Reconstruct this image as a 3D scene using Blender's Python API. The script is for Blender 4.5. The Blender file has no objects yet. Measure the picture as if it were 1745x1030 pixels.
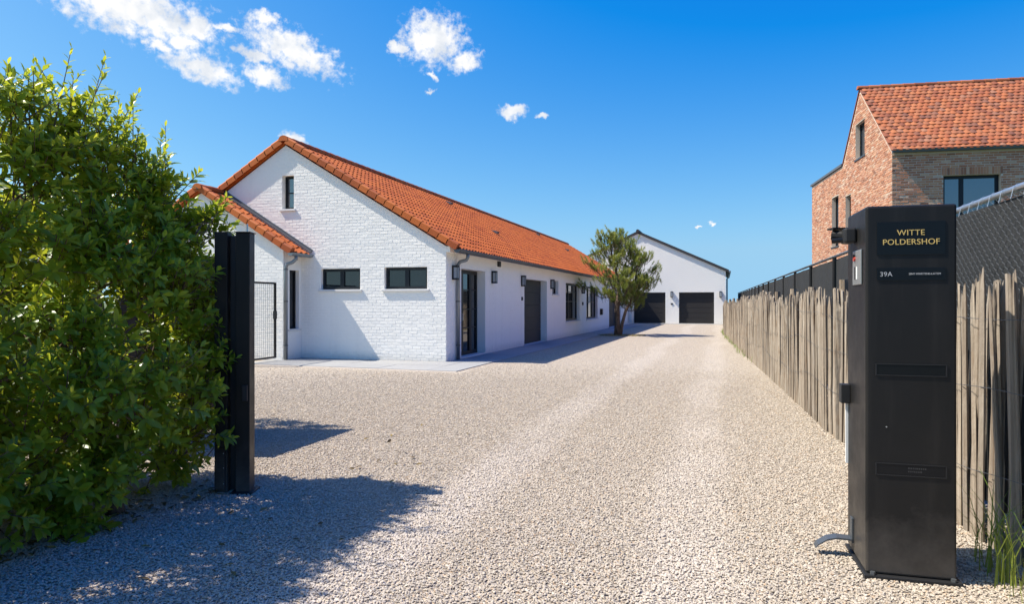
import bpy, math, random
import numpy as np
from mathutils import Vector, Matrix, Euler, noise as mnoise

rng = random.Random(7)
nrng = np.random.default_rng(7)
sc = bpy.context.scene
COL = sc.collection
R = math.radians

# ------------------------------------------------------------------ camera, sky, sun, exposure
CAM_H = 1.45
cam_d = bpy.data.cameras.new('camera')
cam = bpy.data.objects.new('camera', cam_d)
COL.objects.link(cam)
cam.location = (0, 0, CAM_H)
cam.rotation_euler = (R(90), 0, R(17.22))
cam_d.sensor_width = 36
cam_d.lens = 23.99
cam_d.clip_start = 0.05
cam_d.clip_end = 6000
sc.camera = cam

SUN_D = Vector((1.98, 0.54, -2.78)).normalized()
SUN_EL = math.asin(-SUN_D.z)
SUN_ROT = math.atan2(-SUN_D.x, -SUN_D.y)
sun_d = bpy.data.lights.new('sun', 'SUN')
sun_d.energy = 3.7
sun_d.angle = R(0.5)
sun_d.color = (1.0, 0.93, 0.82)
sun = bpy.data.objects.new('sun', sun_d)
COL.objects.link(sun)
sun.rotation_euler = SUN_D.to_track_quat('-Z', 'Y').to_euler()
sun.location = (-20, 0, 30)

sc.view_settings.view_transform = 'Standard'
sc.view_settings.look = 'None'
sc.view_settings.gamma = 1.0
sc.view_settings.use_curve_mapping = False
sc.view_settings.exposure = 1.12

SKY_STRENGTH = 0.15
# fair-weather clouds: azimuth (deg, clockwise from +Y), elevation, half width, half height, tilt
CLOUDS = [(-46.3, 20.6, 5.6, 1.9, -9), (-42.2, 20.0, 1.6, 1.0, 0), (-43.0, 18.9, 1.2, .6, 5),
          (-41.7, 17.4, 2.7, 1.0, -14), (-35.0, 19.4, 3.6, 1.35, -20), (-37.7, 18.8, 1.6, .5, -8),
          (-37.2, 21.3, 1.3, .45, -5), (-37.2, 17.4, 1.7, .8, -14), (-23.8, 21.0, 2.6, 1.9, 0),
          (-21.2, 19.4, 1.4, .85, 15), (-23.9, 17.1, .38, .25, 0), (-24.0, 18.3, .45, .3, 0),
          (-17.1, 15.6, 1.25, .5, 4), (-14.6, 15.4, .55, .25, 0), (-0.9, 6.2, .42, .19, 8),
          (-2.1, 6.2, .28, .12, 0), (-39.6, 20.3, .9, .35, -10), (-44.6, 18.4, .9, .4, -8), (-26.6, 20.3, .7, .5, 0), (-34.9, 12.8, 1.0, .6, -20), (-62, 16, 4, 1.4, -8), (28, 24, 3, 1.1, 6),
          (75, 20, 4, 1.5, -5), (120, 24, 5, 1.6, 4), (165, 18, 4, 1.2, 0), (-110, 30, 5, 1.5, 6)]


def build_world():
    w = bpy.data.worlds.new('World')
    sc.world = w
    w.use_nodes = True
    nt = w.node_tree
    nt.nodes.clear()
    N, L = nt.nodes.new, nt.links.new
    out = N('ShaderNodeOutputWorld')
    bg = N('ShaderNodeBackground')
    bg.inputs['Strength'].default_value = SKY_STRENGTH
    sky = N('ShaderNodeTexSky')
    sky.sky_type = 'NISHITA'
    sky.sun_disc = False
    sky.sun_elevation = SUN_EL
    sky.sun_rotation = SUN_ROT
    sky.air_density = 1.0
    sky.dust_density = 1.3
    sky.ozone_density = 3.0
    tcs = N('ShaderNodeTexCoord'); sps = N('ShaderNodeSeparateXYZ'); cbs = N('ShaderNodeCombineXYZ')
    mxs = N('ShaderNodeMath'); mxs.operation = 'MAXIMUM'; mxs.inputs[1].default_value = .075     # the pale band stays pale down to the horizon
    L(tcs.outputs['Generated'], sps.inputs[0])
    L(sps.outputs[0], cbs.inputs[0]); L(sps.outputs[1], cbs.inputs[1]); L(sps.outputs[2], mxs.inputs[0]); L(mxs.outputs[0], cbs.inputs[2])
    L(cbs.outputs[0], sky.inputs['Vector'])
    hsv = N('ShaderNodeHueSaturation')
    hsv.inputs['Saturation'].default_value = 1.0
    hsv.inputs['Value'].default_value = 1.0
    tint = N('ShaderNodeMix'); tint.data_type = 'RGBA'; tint.blend_type = 'MULTIPLY'
    tint.inputs[0].default_value = 1.0; tint.inputs[7].default_value = (.40, .70, 1.0, 1)
    dn = N('ShaderNodeVectorMath'); dn.operation = 'SCALE'; dn.inputs['Scale'].default_value = .25
    gm = N('ShaderNodeGamma'); gm.inputs['Gamma'].default_value = 0.86
    upn = N('ShaderNodeVectorMath'); upn.operation = 'SCALE'; upn.inputs['Scale'].default_value = 2.75
    L(sky.outputs[0], dn.inputs[0]); L(dn.outputs[0], gm.inputs[0]); L(gm.outputs[0], upn.inputs[0])
    L(upn.outputs[0], tint.inputs[6])
    L(tint.outputs[2], hsv.inputs['Color'])
    # deep clear-air blue overhead, paler towards the horizon
    sp = N('ShaderNodeSeparateColor'); cb = N('ShaderNodeCombineColor')
    L(hsv.outputs[0], sp.inputs[0])
    for ch, (k, c) in enumerate(((2.0, -.85), (1.25, -.63), (.42, 1.42))):
        ma = N('ShaderNodeMath'); ma.operation = 'MULTIPLY_ADD'; ma.inputs[1].default_value = k; ma.inputs[2].default_value = c
        mx = N('ShaderNodeMath'); mx.operation = 'MAXIMUM'; mx.inputs[1].default_value = .02
        L(sp.outputs[ch], ma.inputs[0]); L(ma.outputs[0], mx.inputs[0]); L(mx.outputs[0], cb.inputs[ch])
    tc = N('ShaderNodeTexCoord')
    sep = N('ShaderNodeSeparateXYZ')
    L(tc.outputs['Generated'], sep.inputs[0])
    az = N('ShaderNodeMath'); az.operation = 'ARCTAN2'
    L(sep.outputs[0], az.inputs[0]); L(sep.outputs[1], az.inputs[1])
    azd = N('ShaderNodeMath'); azd.operation = 'MULTIPLY'; azd.inputs[1].default_value = 57.29578
    L(az.outputs[0], azd.inputs[0])
    el = N('ShaderNodeMath'); el.operation = 'ARCSINE'
    L(sep.outputs[2], el.inputs[0])
    eld = N('ShaderNodeMath'); eld.operation = 'MULTIPLY'; eld.inputs[1].default_value = 57.29578
    L(el.outputs[0], eld.inputs[0])
    comb = N('ShaderNodeCombineXYZ')
    L(azd.outputs[0], comb.inputs[0]); L(eld.outputs[0], comb.inputs[1])
    # warp the outline
    n1 = N('ShaderNodeTexNoise'); n1.inputs['Scale'].default_value = 0.75
    n1.inputs['Detail'].default_value = 7; n1.inputs['Roughness'].default_value = 0.62
    L(comb.outputs[0], n1.inputs['Vector'])
    sub = N('ShaderNodeVectorMath'); sub.operation = 'SUBTRACT'; sub.inputs[1].default_value = (.5, .5, .5)
    L(n1.outputs['Color'], sub.inputs[0])
    scl = N('ShaderNodeVectorMath'); scl.operation = 'MULTIPLY'; scl.inputs[1].default_value = (2.6, 1.7, 0)
    L(sub.outputs[0], scl.inputs[0])
    add = N('ShaderNodeVectorMath'); add.operation = 'ADD'
    L(comb.outputs[0], add.inputs[0]); L(scl.outputs[0], add.inputs[1])
    prev = None
    for (a, e, wx, wy, tilt) in CLOUDS:
        mp = N('ShaderNodeMapping'); mp.vector_type = 'TEXTURE'
        mp.inputs['Location'].default_value = (a, e, 0)
        mp.inputs['Rotation'].default_value = (0, 0, R(tilt))
        mp.inputs['Scale'].default_value = (wx, wy, 1)
        L(add.outputs[0], mp.inputs[0])
        ln = N('ShaderNodeVectorMath'); ln.operation = 'LENGTH'
        L(mp.outputs[0], ln.inputs[0])
        if prev is None:
            prev = ln.outputs['Value']
        else:
            mn = N('ShaderNodeMath'); mn.operation = 'MINIMUM'
            L(prev, mn.inputs[0]); L(ln.outputs['Value'], mn.inputs[1])
            prev = mn.outputs[0]
    n2 = N('ShaderNodeTexNoise'); n2.inputs['Scale'].default_value = 1.6
    n2.inputs['Detail'].default_value = 8; n2.inputs['Roughness'].default_value = 0.6
    L(comb.outputs[0], n2.inputs['Vector'])
    ns = N('ShaderNodeMath'); ns.operation = 'MULTIPLY_ADD'; ns.inputs[1].default_value = 2.0; ns.inputs[2].default_value = -1.05
    L(n2.outputs[0], ns.inputs[0])
    sm = N('ShaderNodeMath'); sm.operation = 'ADD'
    L(prev, sm.inputs[0]); L(ns.outputs[0], sm.inputs[1])
    mr = N('ShaderNodeMapRange'); mr.interpolation_type = 'SMOOTHSTEP'
    mr.inputs['From Min'].default_value = 1.28; mr.inputs['From Max'].default_value = 0.30
    mr.inputs['To Min'].default_value = 0; mr.inputs['To Max'].default_value = 1
    L(sm.outputs[0], mr.inputs['Value'])
    # thicker parts slightly grey
    n3 = N('ShaderNodeTexNoise'); n3.inputs['Scale'].default_value = 0.5; n3.inputs['Detail'].default_value = 4
    L(comb.outputs[0], n3.inputs['Vector'])
    cr = N('ShaderNodeMix'); cr.data_type = 'RGBA'
    cr.inputs[6].default_value = (3.2, 3.2, 3.2, 1); cr.inputs[7].default_value = (2.15, 2.35, 2.65, 1)
    mr3 = N('ShaderNodeMapRange'); mr3.inputs['From Min'].default_value = 0.42; mr3.inputs['From Max'].default_value = 0.66
    L(n3.outputs[0], mr3.inputs['Value']); L(mr3.outputs[0], cr.inputs[0])
    mix = N('ShaderNodeMix'); mix.data_type = 'RGBA'
    L(mr.outputs[0], mix.inputs[0]); L(cb.outputs[0], mix.inputs[6]); L(cr.outputs[2], mix.inputs[7])
    L(mix.outputs[2], bg.inputs['Color'])
    L(bg.outputs[0], out.inputs[0])


build_world()

# ------------------------------------------------------------------ materials
MATS = {}


class NT:
    def __init__(s, name):
        s.m = bpy.data.materials.new(name)
        s.m.use_nodes = True
        s.t = s.m.node_tree
        s.b = s.t.nodes['Principled BSDF']
        MATS[name] = s.m

    def n(s, typ, ins=None, **kw):
        nd = s.t.nodes.new(typ)
        for k, v in kw.items():
            setattr(nd, k, v)
        for k, v in (ins or {}).items():
            if hasattr(v, 'is_output') or hasattr(v, 'links'):
                s.t.links.new(v, nd.inputs[k])
            else:
                nd.inputs[k].default_value = v
        return nd

    def l(s, a, b):
        s.t.links.new(a, b)

    def math(s, op, a, b=0.0, c=0.0):
        return s.n('ShaderNodeMath', {0: a, 1: b, 2: c}, operation=op).outputs[0]

    def noise(s, vec, scale, detail=4, rough=.55):
        return s.n('ShaderNodeTexNoise', {'Vector': vec, 'Scale': scale, 'Detail': detail, 'Roughness': rough}).outputs[0]

    def ramp(s, fac, stops, interp='LINEAR'):
        nd = s.n('ShaderNodeValToRGB', {0: fac})
        cr = nd.color_ramp
        cr.interpolation = interp
        while len(cr.elements) < len(stops):
            cr.elements.new(.5)
        for e, (p, c) in zip(cr.elements, stops):
            e.position = p
            e.color = (*c, 1)
        return nd.outputs[0]

    def mix(s, fac, a, b, blend='MIX'):
        nd = s.n('ShaderNodeMix', data_type='RGBA', blend_type=blend)
        for i, v in ((0, fac), (6, a), (7, b)):
            if hasattr(v, 'is_output'):
                s.l(v, nd.inputs[i])
            elif i == 0:
                nd.inputs[0].default_value = v
            else:
                nd.inputs[i].default_value = (*v, 1)
        return nd.outputs[2]

    def bump(s, h, dist=.01, strength=1.0, prev=None):
        ins = {'Height': h, 'Distance': dist, 'Strength': strength}
        if prev is not None:
            ins['Normal'] = prev
        return s.n('ShaderNodeBump', ins).outputs[0]

    def set(s, **kw):
        for k, v in kw.items():
            k = k.replace('_', ' ')
            if hasattr(v, 'is_output'):
                s.l(v, s.b.inputs[k])
            elif isinstance(v, tuple) and len(v) == 3:
                s.b.inputs[k].default_value = (*v, 1)
            else:
                s.b.inputs[k].default_value = v

    def pos(s):
        return s.n('ShaderNodeNewGeometry').outputs['Position']

    def rnd(s):
        """a random number per piece: works for single objects and for islands of a joined mesh"""
        a = s.n('ShaderNodeObjectInfo').outputs['Random']
        b = s.n('ShaderNodeNewGeometry').outputs['Random Per Island']
        return s.math('FRACT', s.math('ADD', a, b))


def simple(name, col, rough=.5, metal=0.0, bump=0, bscale=60, var=.12, **kw):
    m = NT(name)
    p = m.pos()
    n = m.noise(p, 3.5, 5)
    c = m.mix(n, tuple(x * (1 - var) for x in col), tuple(min(1, x * (1 + var)) for x in col))
    m.set(Base_Color=c, Roughness=rough, Metallic=metal, **kw)
    if bump:
        m.set(Normal=m.bump(m.noise(p, bscale, 4), bump))
    return m


def make_materials():
    # white painted brick
    m = NT('white_paint')
    p = m.pos()
    n = m.noise(p, 1.3, 5, .6)
    n2 = m.noise(p, 9, 4)
    r = m.rnd()
    c = m.mix(n, (.90, .86, .79), (.93, .895, .83))
    c = m.mix(m.math('MULTIPLY', r, .10), c, (.77, .74, .69))
    stv = m.n('ShaderNodeMapping', {'Vector': p, 'Scale': (2.6, 2.6, .22)}).outputs[0]
    stn = m.n('ShaderNodeMapRange', {'Value': m.noise(stv, 1.0, 5, .65), 1: .52, 2: .8, 4: .22}).outputs[0]
    c = m.mix(stn, c, (.66, .63, .575))
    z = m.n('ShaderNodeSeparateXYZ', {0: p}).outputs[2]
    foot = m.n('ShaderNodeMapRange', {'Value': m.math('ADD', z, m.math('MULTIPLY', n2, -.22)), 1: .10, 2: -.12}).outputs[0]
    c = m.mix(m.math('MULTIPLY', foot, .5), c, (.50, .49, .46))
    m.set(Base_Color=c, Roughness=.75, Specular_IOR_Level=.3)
    m.set(Normal=m.bump(m.noise(p, 34, 5, .6), .0022))
    # white brick with the courses in the relief (far building)
    m = NT('white_brick_far')
    p = m.pos()
    mp = m.n('ShaderNodeMapping', {'Vector': p, 'Rotation': (R(90), 0, 0)}).outputs[0]
    br = m.n('ShaderNodeTexBrick', {'Vector': mp, 'Scale': 1.0, 'Mortar Size': .008, 'Brick Width': .22, 'Row Height': .075,
                                    'Color1': (1, 1, 1, 1), 'Color2': (.85, .85, .85, 1), 'Mortar': (.2, .2, .2, 1)})
    n = m.noise(p, .8, 5, .6)
    c = m.mix(n, (.90, .86, .79), (.93, .895, .83))
    m.set(Base_Color=c, Roughness=.8, Normal=m.bump(br.outputs[0], .004, 1, m.bump(m.noise(p, 8, 5), .006)))
    # orange pantile
    m = NT('orange_tile')
    r = m.rnd()
    p = m.pos()
    c = m.ramp(r, [(0, (.34, .070, .014)), (.25, (.50, .118, .022)), (.7, (.56, .145, .028)), (.9, (.42, .092, .020)), (1, (.30, .065, .018))])
    n = m.noise(p, 14, 5, .6)
    c = m.mix(m.math('MULTIPLY', n, .35), c, (.36, .085, .026))
    big = m.n('ShaderNodeMapRange', {'Value': m.noise(p, .7, 3), 1: .45, 2: .75}).outputs[0]
    c = m.mix(m.math('MULTIPLY', big, .25), c, (.58, .17, .045))
    ag = m.n('ShaderNodeMapRange', {'Value': m.noise(p, 1.9, 6, .7), 1: .55, 2: .78, 4: .45}).outputs[0]
    c = m.mix(ag, c, (.25, .075, .028))
    m.set(Base_Color=c, Roughness=.68, Specular_IOR_Level=.3, Normal=m.bump(m.noise(p, 120, 3), .001))
    # old mixed tile
    m = NT('mixed_tile')
    r = m.rnd()
    p = m.pos()
    c = m.ramp(r, [(0, (.15, .040, .020)), (.2, (.31, .078, .026)), (.45, (.41, .118, .036)), (.62, (.25, .090, .048)),
                   (.8, (.45, .145, .048)), (.92, (.13, .046, .032)), (1, (.36, .16, .09))])
    n = m.noise(p, 11, 5, .65)
    c = m.mix(m.math('MULTIPLY', n, .4), c, (.36, .135, .062))
    m.set(Base_Color=c, Roughness=.8, Normal=m.bump(m.noise(p, 60, 4), .003))
    # mixed red brick
    m = NT('mixed_brick')
    r = m.rnd()
    p = m.pos()
    c = m.ramp(r, [(0, (.21, .078, .046)), (.16, (.36, .115, .055)), (.38, (.47, .185, .095)), (.55, (.53, .265, .15)),
                   (.7, (.42, .15, .075)), (.80, (.58, .40, .275)), (.93, (.28, .105, .07)), (1, (.64, .52, .41))])
    n = m.noise(p, 16, 5, .65)
    c = m.mix(m.math('MULTIPLY', n, .55), c, (.46, .25, .145))
    m.set(Base_Color=c, Roughness=.9, Normal=m.bump(m.noise(p, 55, 4), .004))
    simple('mortar', (.58, .49, .41), .95, bump=.003)
    simple('zinc', (.23, .25, .27), .42, .75, var=.22, bump=.0006)
    simple('zinc_dark', (.11, .12, .13), .5, .6, var=.2)
    simple('galvanised', (.52, .54, .56), .38, .85, var=.25)
    simple('lead', (.12, .13, .145), .55, .3, var=.2)
    simple('dark_frame', (.012, .012, .013), .45, var=.2, Specular_IOR_Level=.25)
    simple('frame_blue', (.011, .014, .019), .42, var=.2, Specular_IOR_Level=.3)
    m = NT('black_steel')
    p = m.pos()
    z = m.n('ShaderNodeSeparateXYZ', {0: p}).outputs[2]
    dn = m.noise(p, 7, 6, .7)
    low = m.n('ShaderNodeMapRange', {'Value': m.math('ADD', z, m.math('MULTIPLY', dn, -.5)), 1: .12, 2: -.30, 4: .55}).outputs[0]
    haze = m.n('ShaderNodeMapRange', {'Value': m.noise(m.n('ShaderNodeMapping', {'Vector': p, 'Scale': (9, 9, .8)}).outputs[0], 1, 5, .65), 1: .5, 2: .8, 4: .10}).outputs[0]
    c = m.mix(m.noise(p, 3.5, 5), (.0100, .0095, .0092), (.0150, .0140, .0135))
    c = m.mix(m.math('MAXIMUM', low, haze), c, (.13, .115, .10))
    m.set(Base_Color=c, Roughness=m.n('ShaderNodeMapRange', {'Value': m.noise(p, 5, 5, .6), 1: .3, 2: .7, 3: .36, 4: .54}).outputs[0], Specular_IOR_Level=.24, Normal=m.bump(m.noise(p, 300, 3), .0002))
    simple('black_rough', (.011, .011, .012), .6, var=.2)
    simple('black_gloss', (.005, .006, .008), .3, Specular_IOR_Level=.25)
    simple('anthracite', (.030, .028, .028), .55, var=.08, Specular_IOR_Level=.25)
    simple('light_door', (.44, .46, .48), .5)
    simple('concrete_light', (.50, .49, .46), .85, var=.12, bump=.002, bscale=40)
    simple('panel_grey', (.30, .31, .31), .35, .5)
    simple('white_plastic', (.78, .78, .76), .5)
    simple('red_button', (.5, .05, .03), .4)
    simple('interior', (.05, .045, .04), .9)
    simple('curtain', (.55, .54, .50), .9)
    simple('gold', (.78, .52, .16), .35, .25, var=.15)
    simple('grey_print', (.42, .42, .42), .5)
    simple('dim_print', (.035, .035, .036), .5)
    simple('dark_roof', (.045, .042, .045), .75, var=.3)
    simple('lamp_glass', (.34, .36, .37), .25)
    simple('stone_sill', (.70, .68, .65), .8, bump=.001)
    # paving
    m = NT('paving')
    p = m.pos()
    r = m.rnd()
    c = m.mix(m.noise(p, 2.2, 6, .65), (.27, .27, .27), (.36, .355, .345))
    c = m.mix(m.math('MULTIPLY', r, .4), c, (.26, .26, .265))
    c = m.mix(m.n('ShaderNodeMapRange', {'Value': m.noise(p, 130, 2), 1: .6, 2: .8, 4: .35}).outputs[0], c, (.22, .22, .22))
    m.set(Base_Color=c, Roughness=.82, Normal=m.bump(m.noise(p, 90, 4), .0015))
    # glass
    m = NT('glass')
    m.set(Base_Color=(.012, .015, .018), Roughness=.03, Specular_IOR_Level=.75, IOR=1.52)
    m = NT('sky_glass')
    m.set(Base_Color=(.02, .03, .045), Roughness=.03, Specular_IOR_Level=1.0, IOR=1.9)
    # far gravel sheet
    for nm in ('gravel_sheet', 'gravel_stone'):
        m = NT(nm)
        p = m.pos()
        x = m.n('ShaderNodeSeparateXYZ', {0: p})
        wob = m.math('MULTIPLY', m.math('SUBTRACT', m.noise(p, .16, 1), .5), 1.0)
        xx = m.math('ADD', x.outputs[0], wob)
        tr = None
        for cx, w in ((-.25, .42), (-1.95, .42)):
            d = m.math('ABSOLUTE', m.math('SUBTRACT', xx, cx))
            t = m.n('ShaderNodeMapRange', {'Value': d, 1: w, 2: w * .25}, interpolation_type='SMOOTHSTEP').outputs[0]
            tr = t if tr is None else m.math('MAXIMUM', tr, t)
        tr = m.math('MULTIPLY', tr, m.n('ShaderNodeMapRange', {'Value': m.noise(p, .6, 3), 1: .15, 2: .55}).outputs[0])
        if nm == 'gravel_stone':
            r = m.rnd()
        else:
            v = m.n('ShaderNodeTexVoronoi', {'Vector': p, 'Scale': 48, 'Randomness': 1})
            r = m.n('ShaderNodeSeparateColor', {0: v.outputs['Color']}).outputs[0]
        c = m.ramp(r, [(0, (.27, .225, .175)), (.15, (.385, .325, .255)), (.35, (.49, .415, .33)), (.55, (.45, .39, .325)),
                       (.72, (.55, .48, .395)), (.85, (.37, .33, .29)), (.93, (.46, .31, .185)), (1, (.65, .58, .50))])
        big = m.noise(p, .5, 5, .6)
        c = m.mix(m.math('MULTIPLY', big, .4), c, (.49, .415, .325))
        c = m.mix(m.math('MULTIPLY', tr, .45), c, (.62, .55, .48))
        if nm == 'gravel_stone':
            m.set(Base_Color=c, Roughness=.85, Specular_IOR_Level=.3, Normal=m.bump(m.noise(p, 400, 3), .001))
        else:
            h = m.math('SUBTRACT', 1.0, v.outputs['Distance'])
            big2 = m.n('ShaderNodeTexVoronoi', {'Vector': p, 'Scale': 17}).outputs['Distance']
            c = m.mix(m.n('ShaderNodeMapRange', {'Value': v.outputs['Distance'], 1: .35, 2: .75, 4: .75}).outputs[0], c, (.24, .20, .16))
            m.set(Base_Color=c, Roughness=.95, Normal=m.bump(h, .012, 1, m.bump(big2, .03, .6, m.bump(m.noise(p, 5, 4), .05))))
    m = NT('field')
    p = m.pos()
    m.set(Base_Color=m.mix(m.noise(p, .6, 6), (.045, .075, .02), (.10, .12, .04)), Roughness=.95,
          Normal=m.bump(m.noise(p, 6, 5), .1))
    # split chestnut
    m = NT('paling_wood')
    r = m.rnd()
    tcn = m.n('ShaderNodeTexCoord').outputs['Object']
    rv = m.n('ShaderNodeCombineXYZ', {0: m.math('MULTIPLY', r, 37), 1: m.math('MULTIPLY', r, 11), 2: m.math('MULTIPLY', r, 5)}).outputs[0]
    pp = m.n('ShaderNodeVectorMath', {0: tcn, 1: rv}, operation='ADD').outputs[0]
    st = m.n('ShaderNodeMapping', {'Vector': pp, 'Scale': (60, 60, 2.2)}).outputs[0]
    g = m.noise(st, 1.0, 6, .65)
    c = m.ramp(r, [(0, (.23, .185, .14)), (.25, (.40, .335, .265)), (.5, (.31, .27, .225)), (.75, (.46, .39, .31)), (1, (.27, .23, .185))])
    c = m.mix(m.n('ShaderNodeMapRange', {'Value': g, 1: .35, 2: .68}).outputs[0], m.mix(.6, c, (.14, .10, .07)), c)
    c = m.mix(m.n('ShaderNodeMapRange', {'Value': m.noise(pp, 5, 4, .6), 1: .56, 2: .74, 4: .7}).outputs[0], c, (.20, .125, .07))
    c = m.mix(m.n('ShaderNodeMapRange', {'Value': m.noise(pp, 3, 4, .6), 1: .56, 2: .8, 4: .6}).outputs[0], c, (.52, .47, .40))
    m.set(Base_Color=c, Roughness=.85, Specular_IOR_Level=.2, Normal=m.bump(g, .006, 1, m.bump(m.noise(pp, 14, 4), .012)))
    # woven dark screen
    m = NT('screen_cloth')
    p = m.pos()
    s = m.n('ShaderNodeSeparateXYZ', {0: p})
    wy = m.math('SINE', m.math('MULTIPLY', s.outputs[1], 420))
    wz = m.math('SINE', m.math('MULTIPLY', s.outputs[2], 420))
    wv = m.math('MULTIPLY', wy, wz)
    c = m.mix(m.noise(p, 2.5, 5, .6), (.008, .0085, .009), (.020, .021, .022))
    c = m.mix(m.math('MULTIPLY', m.noise(m.n('ShaderNodeMapping', {'Vector': p, 'Scale': (1, 3, 40)}).outputs[0], 1, 4), .4), c, (.035, .036, .036))
    m.set(Base_Color=c, Roughness=.8, Normal=m.bump(m.noise(p, 3, 4), .04, 1, m.bump(wv, .002)))
    # foliage
    def leafmat(nm, dark, mid, light, rough, trans, attr='tone'):
        m = NT(nm)
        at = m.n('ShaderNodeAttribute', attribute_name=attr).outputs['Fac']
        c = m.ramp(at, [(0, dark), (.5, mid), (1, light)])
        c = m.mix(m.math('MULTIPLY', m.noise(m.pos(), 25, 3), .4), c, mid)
        m.set(Base_Color=c, Roughness=rough, Specular_IOR_Level=.45)
        tr = m.n('ShaderNodeBsdfTranslucent')
        m.l(m.mix(.5, c, light), tr.inputs[0])
        mx = m.n('ShaderNodeMixShader', {0: trans})
        m.l(m.b.outputs[0], mx.inputs[1])
        m.l(tr.outputs[0], mx.inputs[2])
        m.l(mx.outputs[0], m.t.nodes['Material Output'].inputs[0])
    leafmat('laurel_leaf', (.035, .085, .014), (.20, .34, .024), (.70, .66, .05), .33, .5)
    leafmat('pine_needle', (.045, .085, .02), (.16, .23, .038), (.46, .45, .08), .6, .28)
    leafmat('grass_blade', (.05, .10, .015), (.13, .22, .03), (.32, .36, .06), .5, .3)
    leafmat('dry_grass', (.12, .10, .045), (.24, .20, .09), (.40, .33, .16), .8, .1)
    leafmat('litter', (.05, .03, .015), (.12, .08, .03), (.35, .25, .06), .8, .1)
    m = NT('bark')
    p = m.pos()
    st = m.n('ShaderNodeMapping', {'Vector': p, 'Scale': (18, 18, 5)}).outputs[0]
    g = m.noise(st, 1, 6, .65)
    m.set(Base_Color=m.ramp(g, [(0.3, (.045, .03, .02)), (.55, (.15, .10, .07)), (.75, (.24, .17, .12))]), Roughness=.95,
          Normal=m.bump(g, .02))


make_materials()

# ------------------------------------------------------------------ mesh helpers
ROOT = {}


def gz(y):
    """the drive falls a little towards the garages"""
    return 0.0 if y < 12 else max(-.13, -(y - 12) * .0033)


def tag(o, label=None, cat=None, group=None, kind=None):
    if label: o['label'] = label
    if cat: o['category'] = cat
    if group: o['group'] = group
    if kind: o['kind'] = kind
    return o


def thing(name, loc, label, cat, group=None, rotz=None):
    """Empty at the thing's base. rotz None: the parts are given in world coordinates."""
    o = bpy.data.objects.new(name, None)
    o.empty_display_size = .1
    o.location = loc
    if rotz is None:
        ROOT[o.name] = Vector(loc)
    else:
        o.rotation_euler = (0, 0, rotz)
    COL.objects.link(o)
    return tag(o, label, cat, group)


def link(o, parent=None):
    COL.objects.link(o)
    if parent is not None:
        o.parent = parent
        if parent.name in ROOT:
            o.location = o.location - ROOT[parent.name]
    return o


class MB:
    def __init__(s):
        s.v, s.f = [], []

    def add(s, vs, fs):
        k = len(s.v)
        s.v.extend([tuple(v) for v in vs])
        s.f.extend([tuple(i + k for i in f) for f in fs])
        return s

    def box(s, x0, x1, y0, y1, z0, z1):
        vs = [(x, y, z) for z in (z0, z1) for y in (y0, y1) for x in (x0, x1)]
        return s.add(vs, [(0, 2, 3, 1), (4, 5, 7, 6), (0, 1, 5, 4), (2, 6, 7, 3), (0, 4, 6, 2), (1, 3, 7, 5)])

    def obox(s, c, ax, ay, az):
        """oriented box: centre and three half-axis vectors"""
        c, ax, ay, az = map(Vector, (c, ax, ay, az))
        vs = [c + ax * i + ay * j + az * k for k in (-1, 1) for j in (-1, 1) for i in (-1, 1)]
        return s.add(vs, [(0, 2, 3, 1), (4, 5, 7, 6), (0, 1, 5, 4), (2, 6, 7, 3), (0, 4, 6, 2), (1, 3, 7, 5)])

    def prism(s, poly, off):
        """polygon (3-D points) extruded by a vector"""
        n = len(poly)
        off = Vector(off)
        vs = [Vector(p) for p in poly] + [Vector(p) + off for p in poly]
        fs = [tuple(range(n))[::-1], tuple(range(n, 2 * n))]
        for i in range(n):
            j = (i + 1) % n
            fs.append((i, j, j + n, i + n))
        return s.add(vs, fs)

    def tube(s, pts, rad, seg=8, cap=True):
        pts = [Vector(p) for p in pts]
        if not isinstance(rad, (list, tuple)):
            rad = [rad] * len(pts)
        k = len(s.v)
        ref = None
        for i, p in enumerate(pts):
            d = (pts[min(i + 1, len(pts) - 1)] - pts[max(i - 1, 0)]).normalized()
            if ref is None:
                ref = d.orthogonal().normalized()
            ref = (ref - d * ref.dot(d)).normalized()
            b = d.cross(ref)
            for j in range(seg):
                a = 2 * math.pi * j / seg
                s.v.append(tuple(p + (ref * math.cos(a) + b * math.sin(a)) * rad[i]))
        for i in range(len(pts) - 1):
            for j in range(seg):
                a, b2 = k + i * seg + j, k + i * seg + (j + 1) % seg
                s.f.append((a, b2, b2 + seg, a + seg))
        if cap:
            s.f.append(tuple(k + j for j in range(seg))[::-1])
            s.f.append(tuple(k + (len(pts) - 1) * seg + j for j in range(seg)))
        return s

    def mesh(s, name, mat, smooth=False):
        me = bpy.data.meshes.new(name)
        me.from_pydata(s.v, [], s.f)
        me.materials.append(MATS[mat])
        if smooth:
            me.polygons.foreach_set('use_smooth', [True] * len(me.polygons))
        me.update()
        return me

    def build(s, name, mat, parent=None, smooth=False, bevel=0, kind=None):
        o = bpy.data.objects.new(name, s.mesh(name, mat, smooth))
        link(o, parent)
        if bevel:
            b = o.modifiers.new('bevel', 'BEVEL')
            b.width = bevel
            b.segments = 2
            b.limit_method = 'ANGLE'
        if kind:
            o['kind'] = kind
        return o


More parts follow.
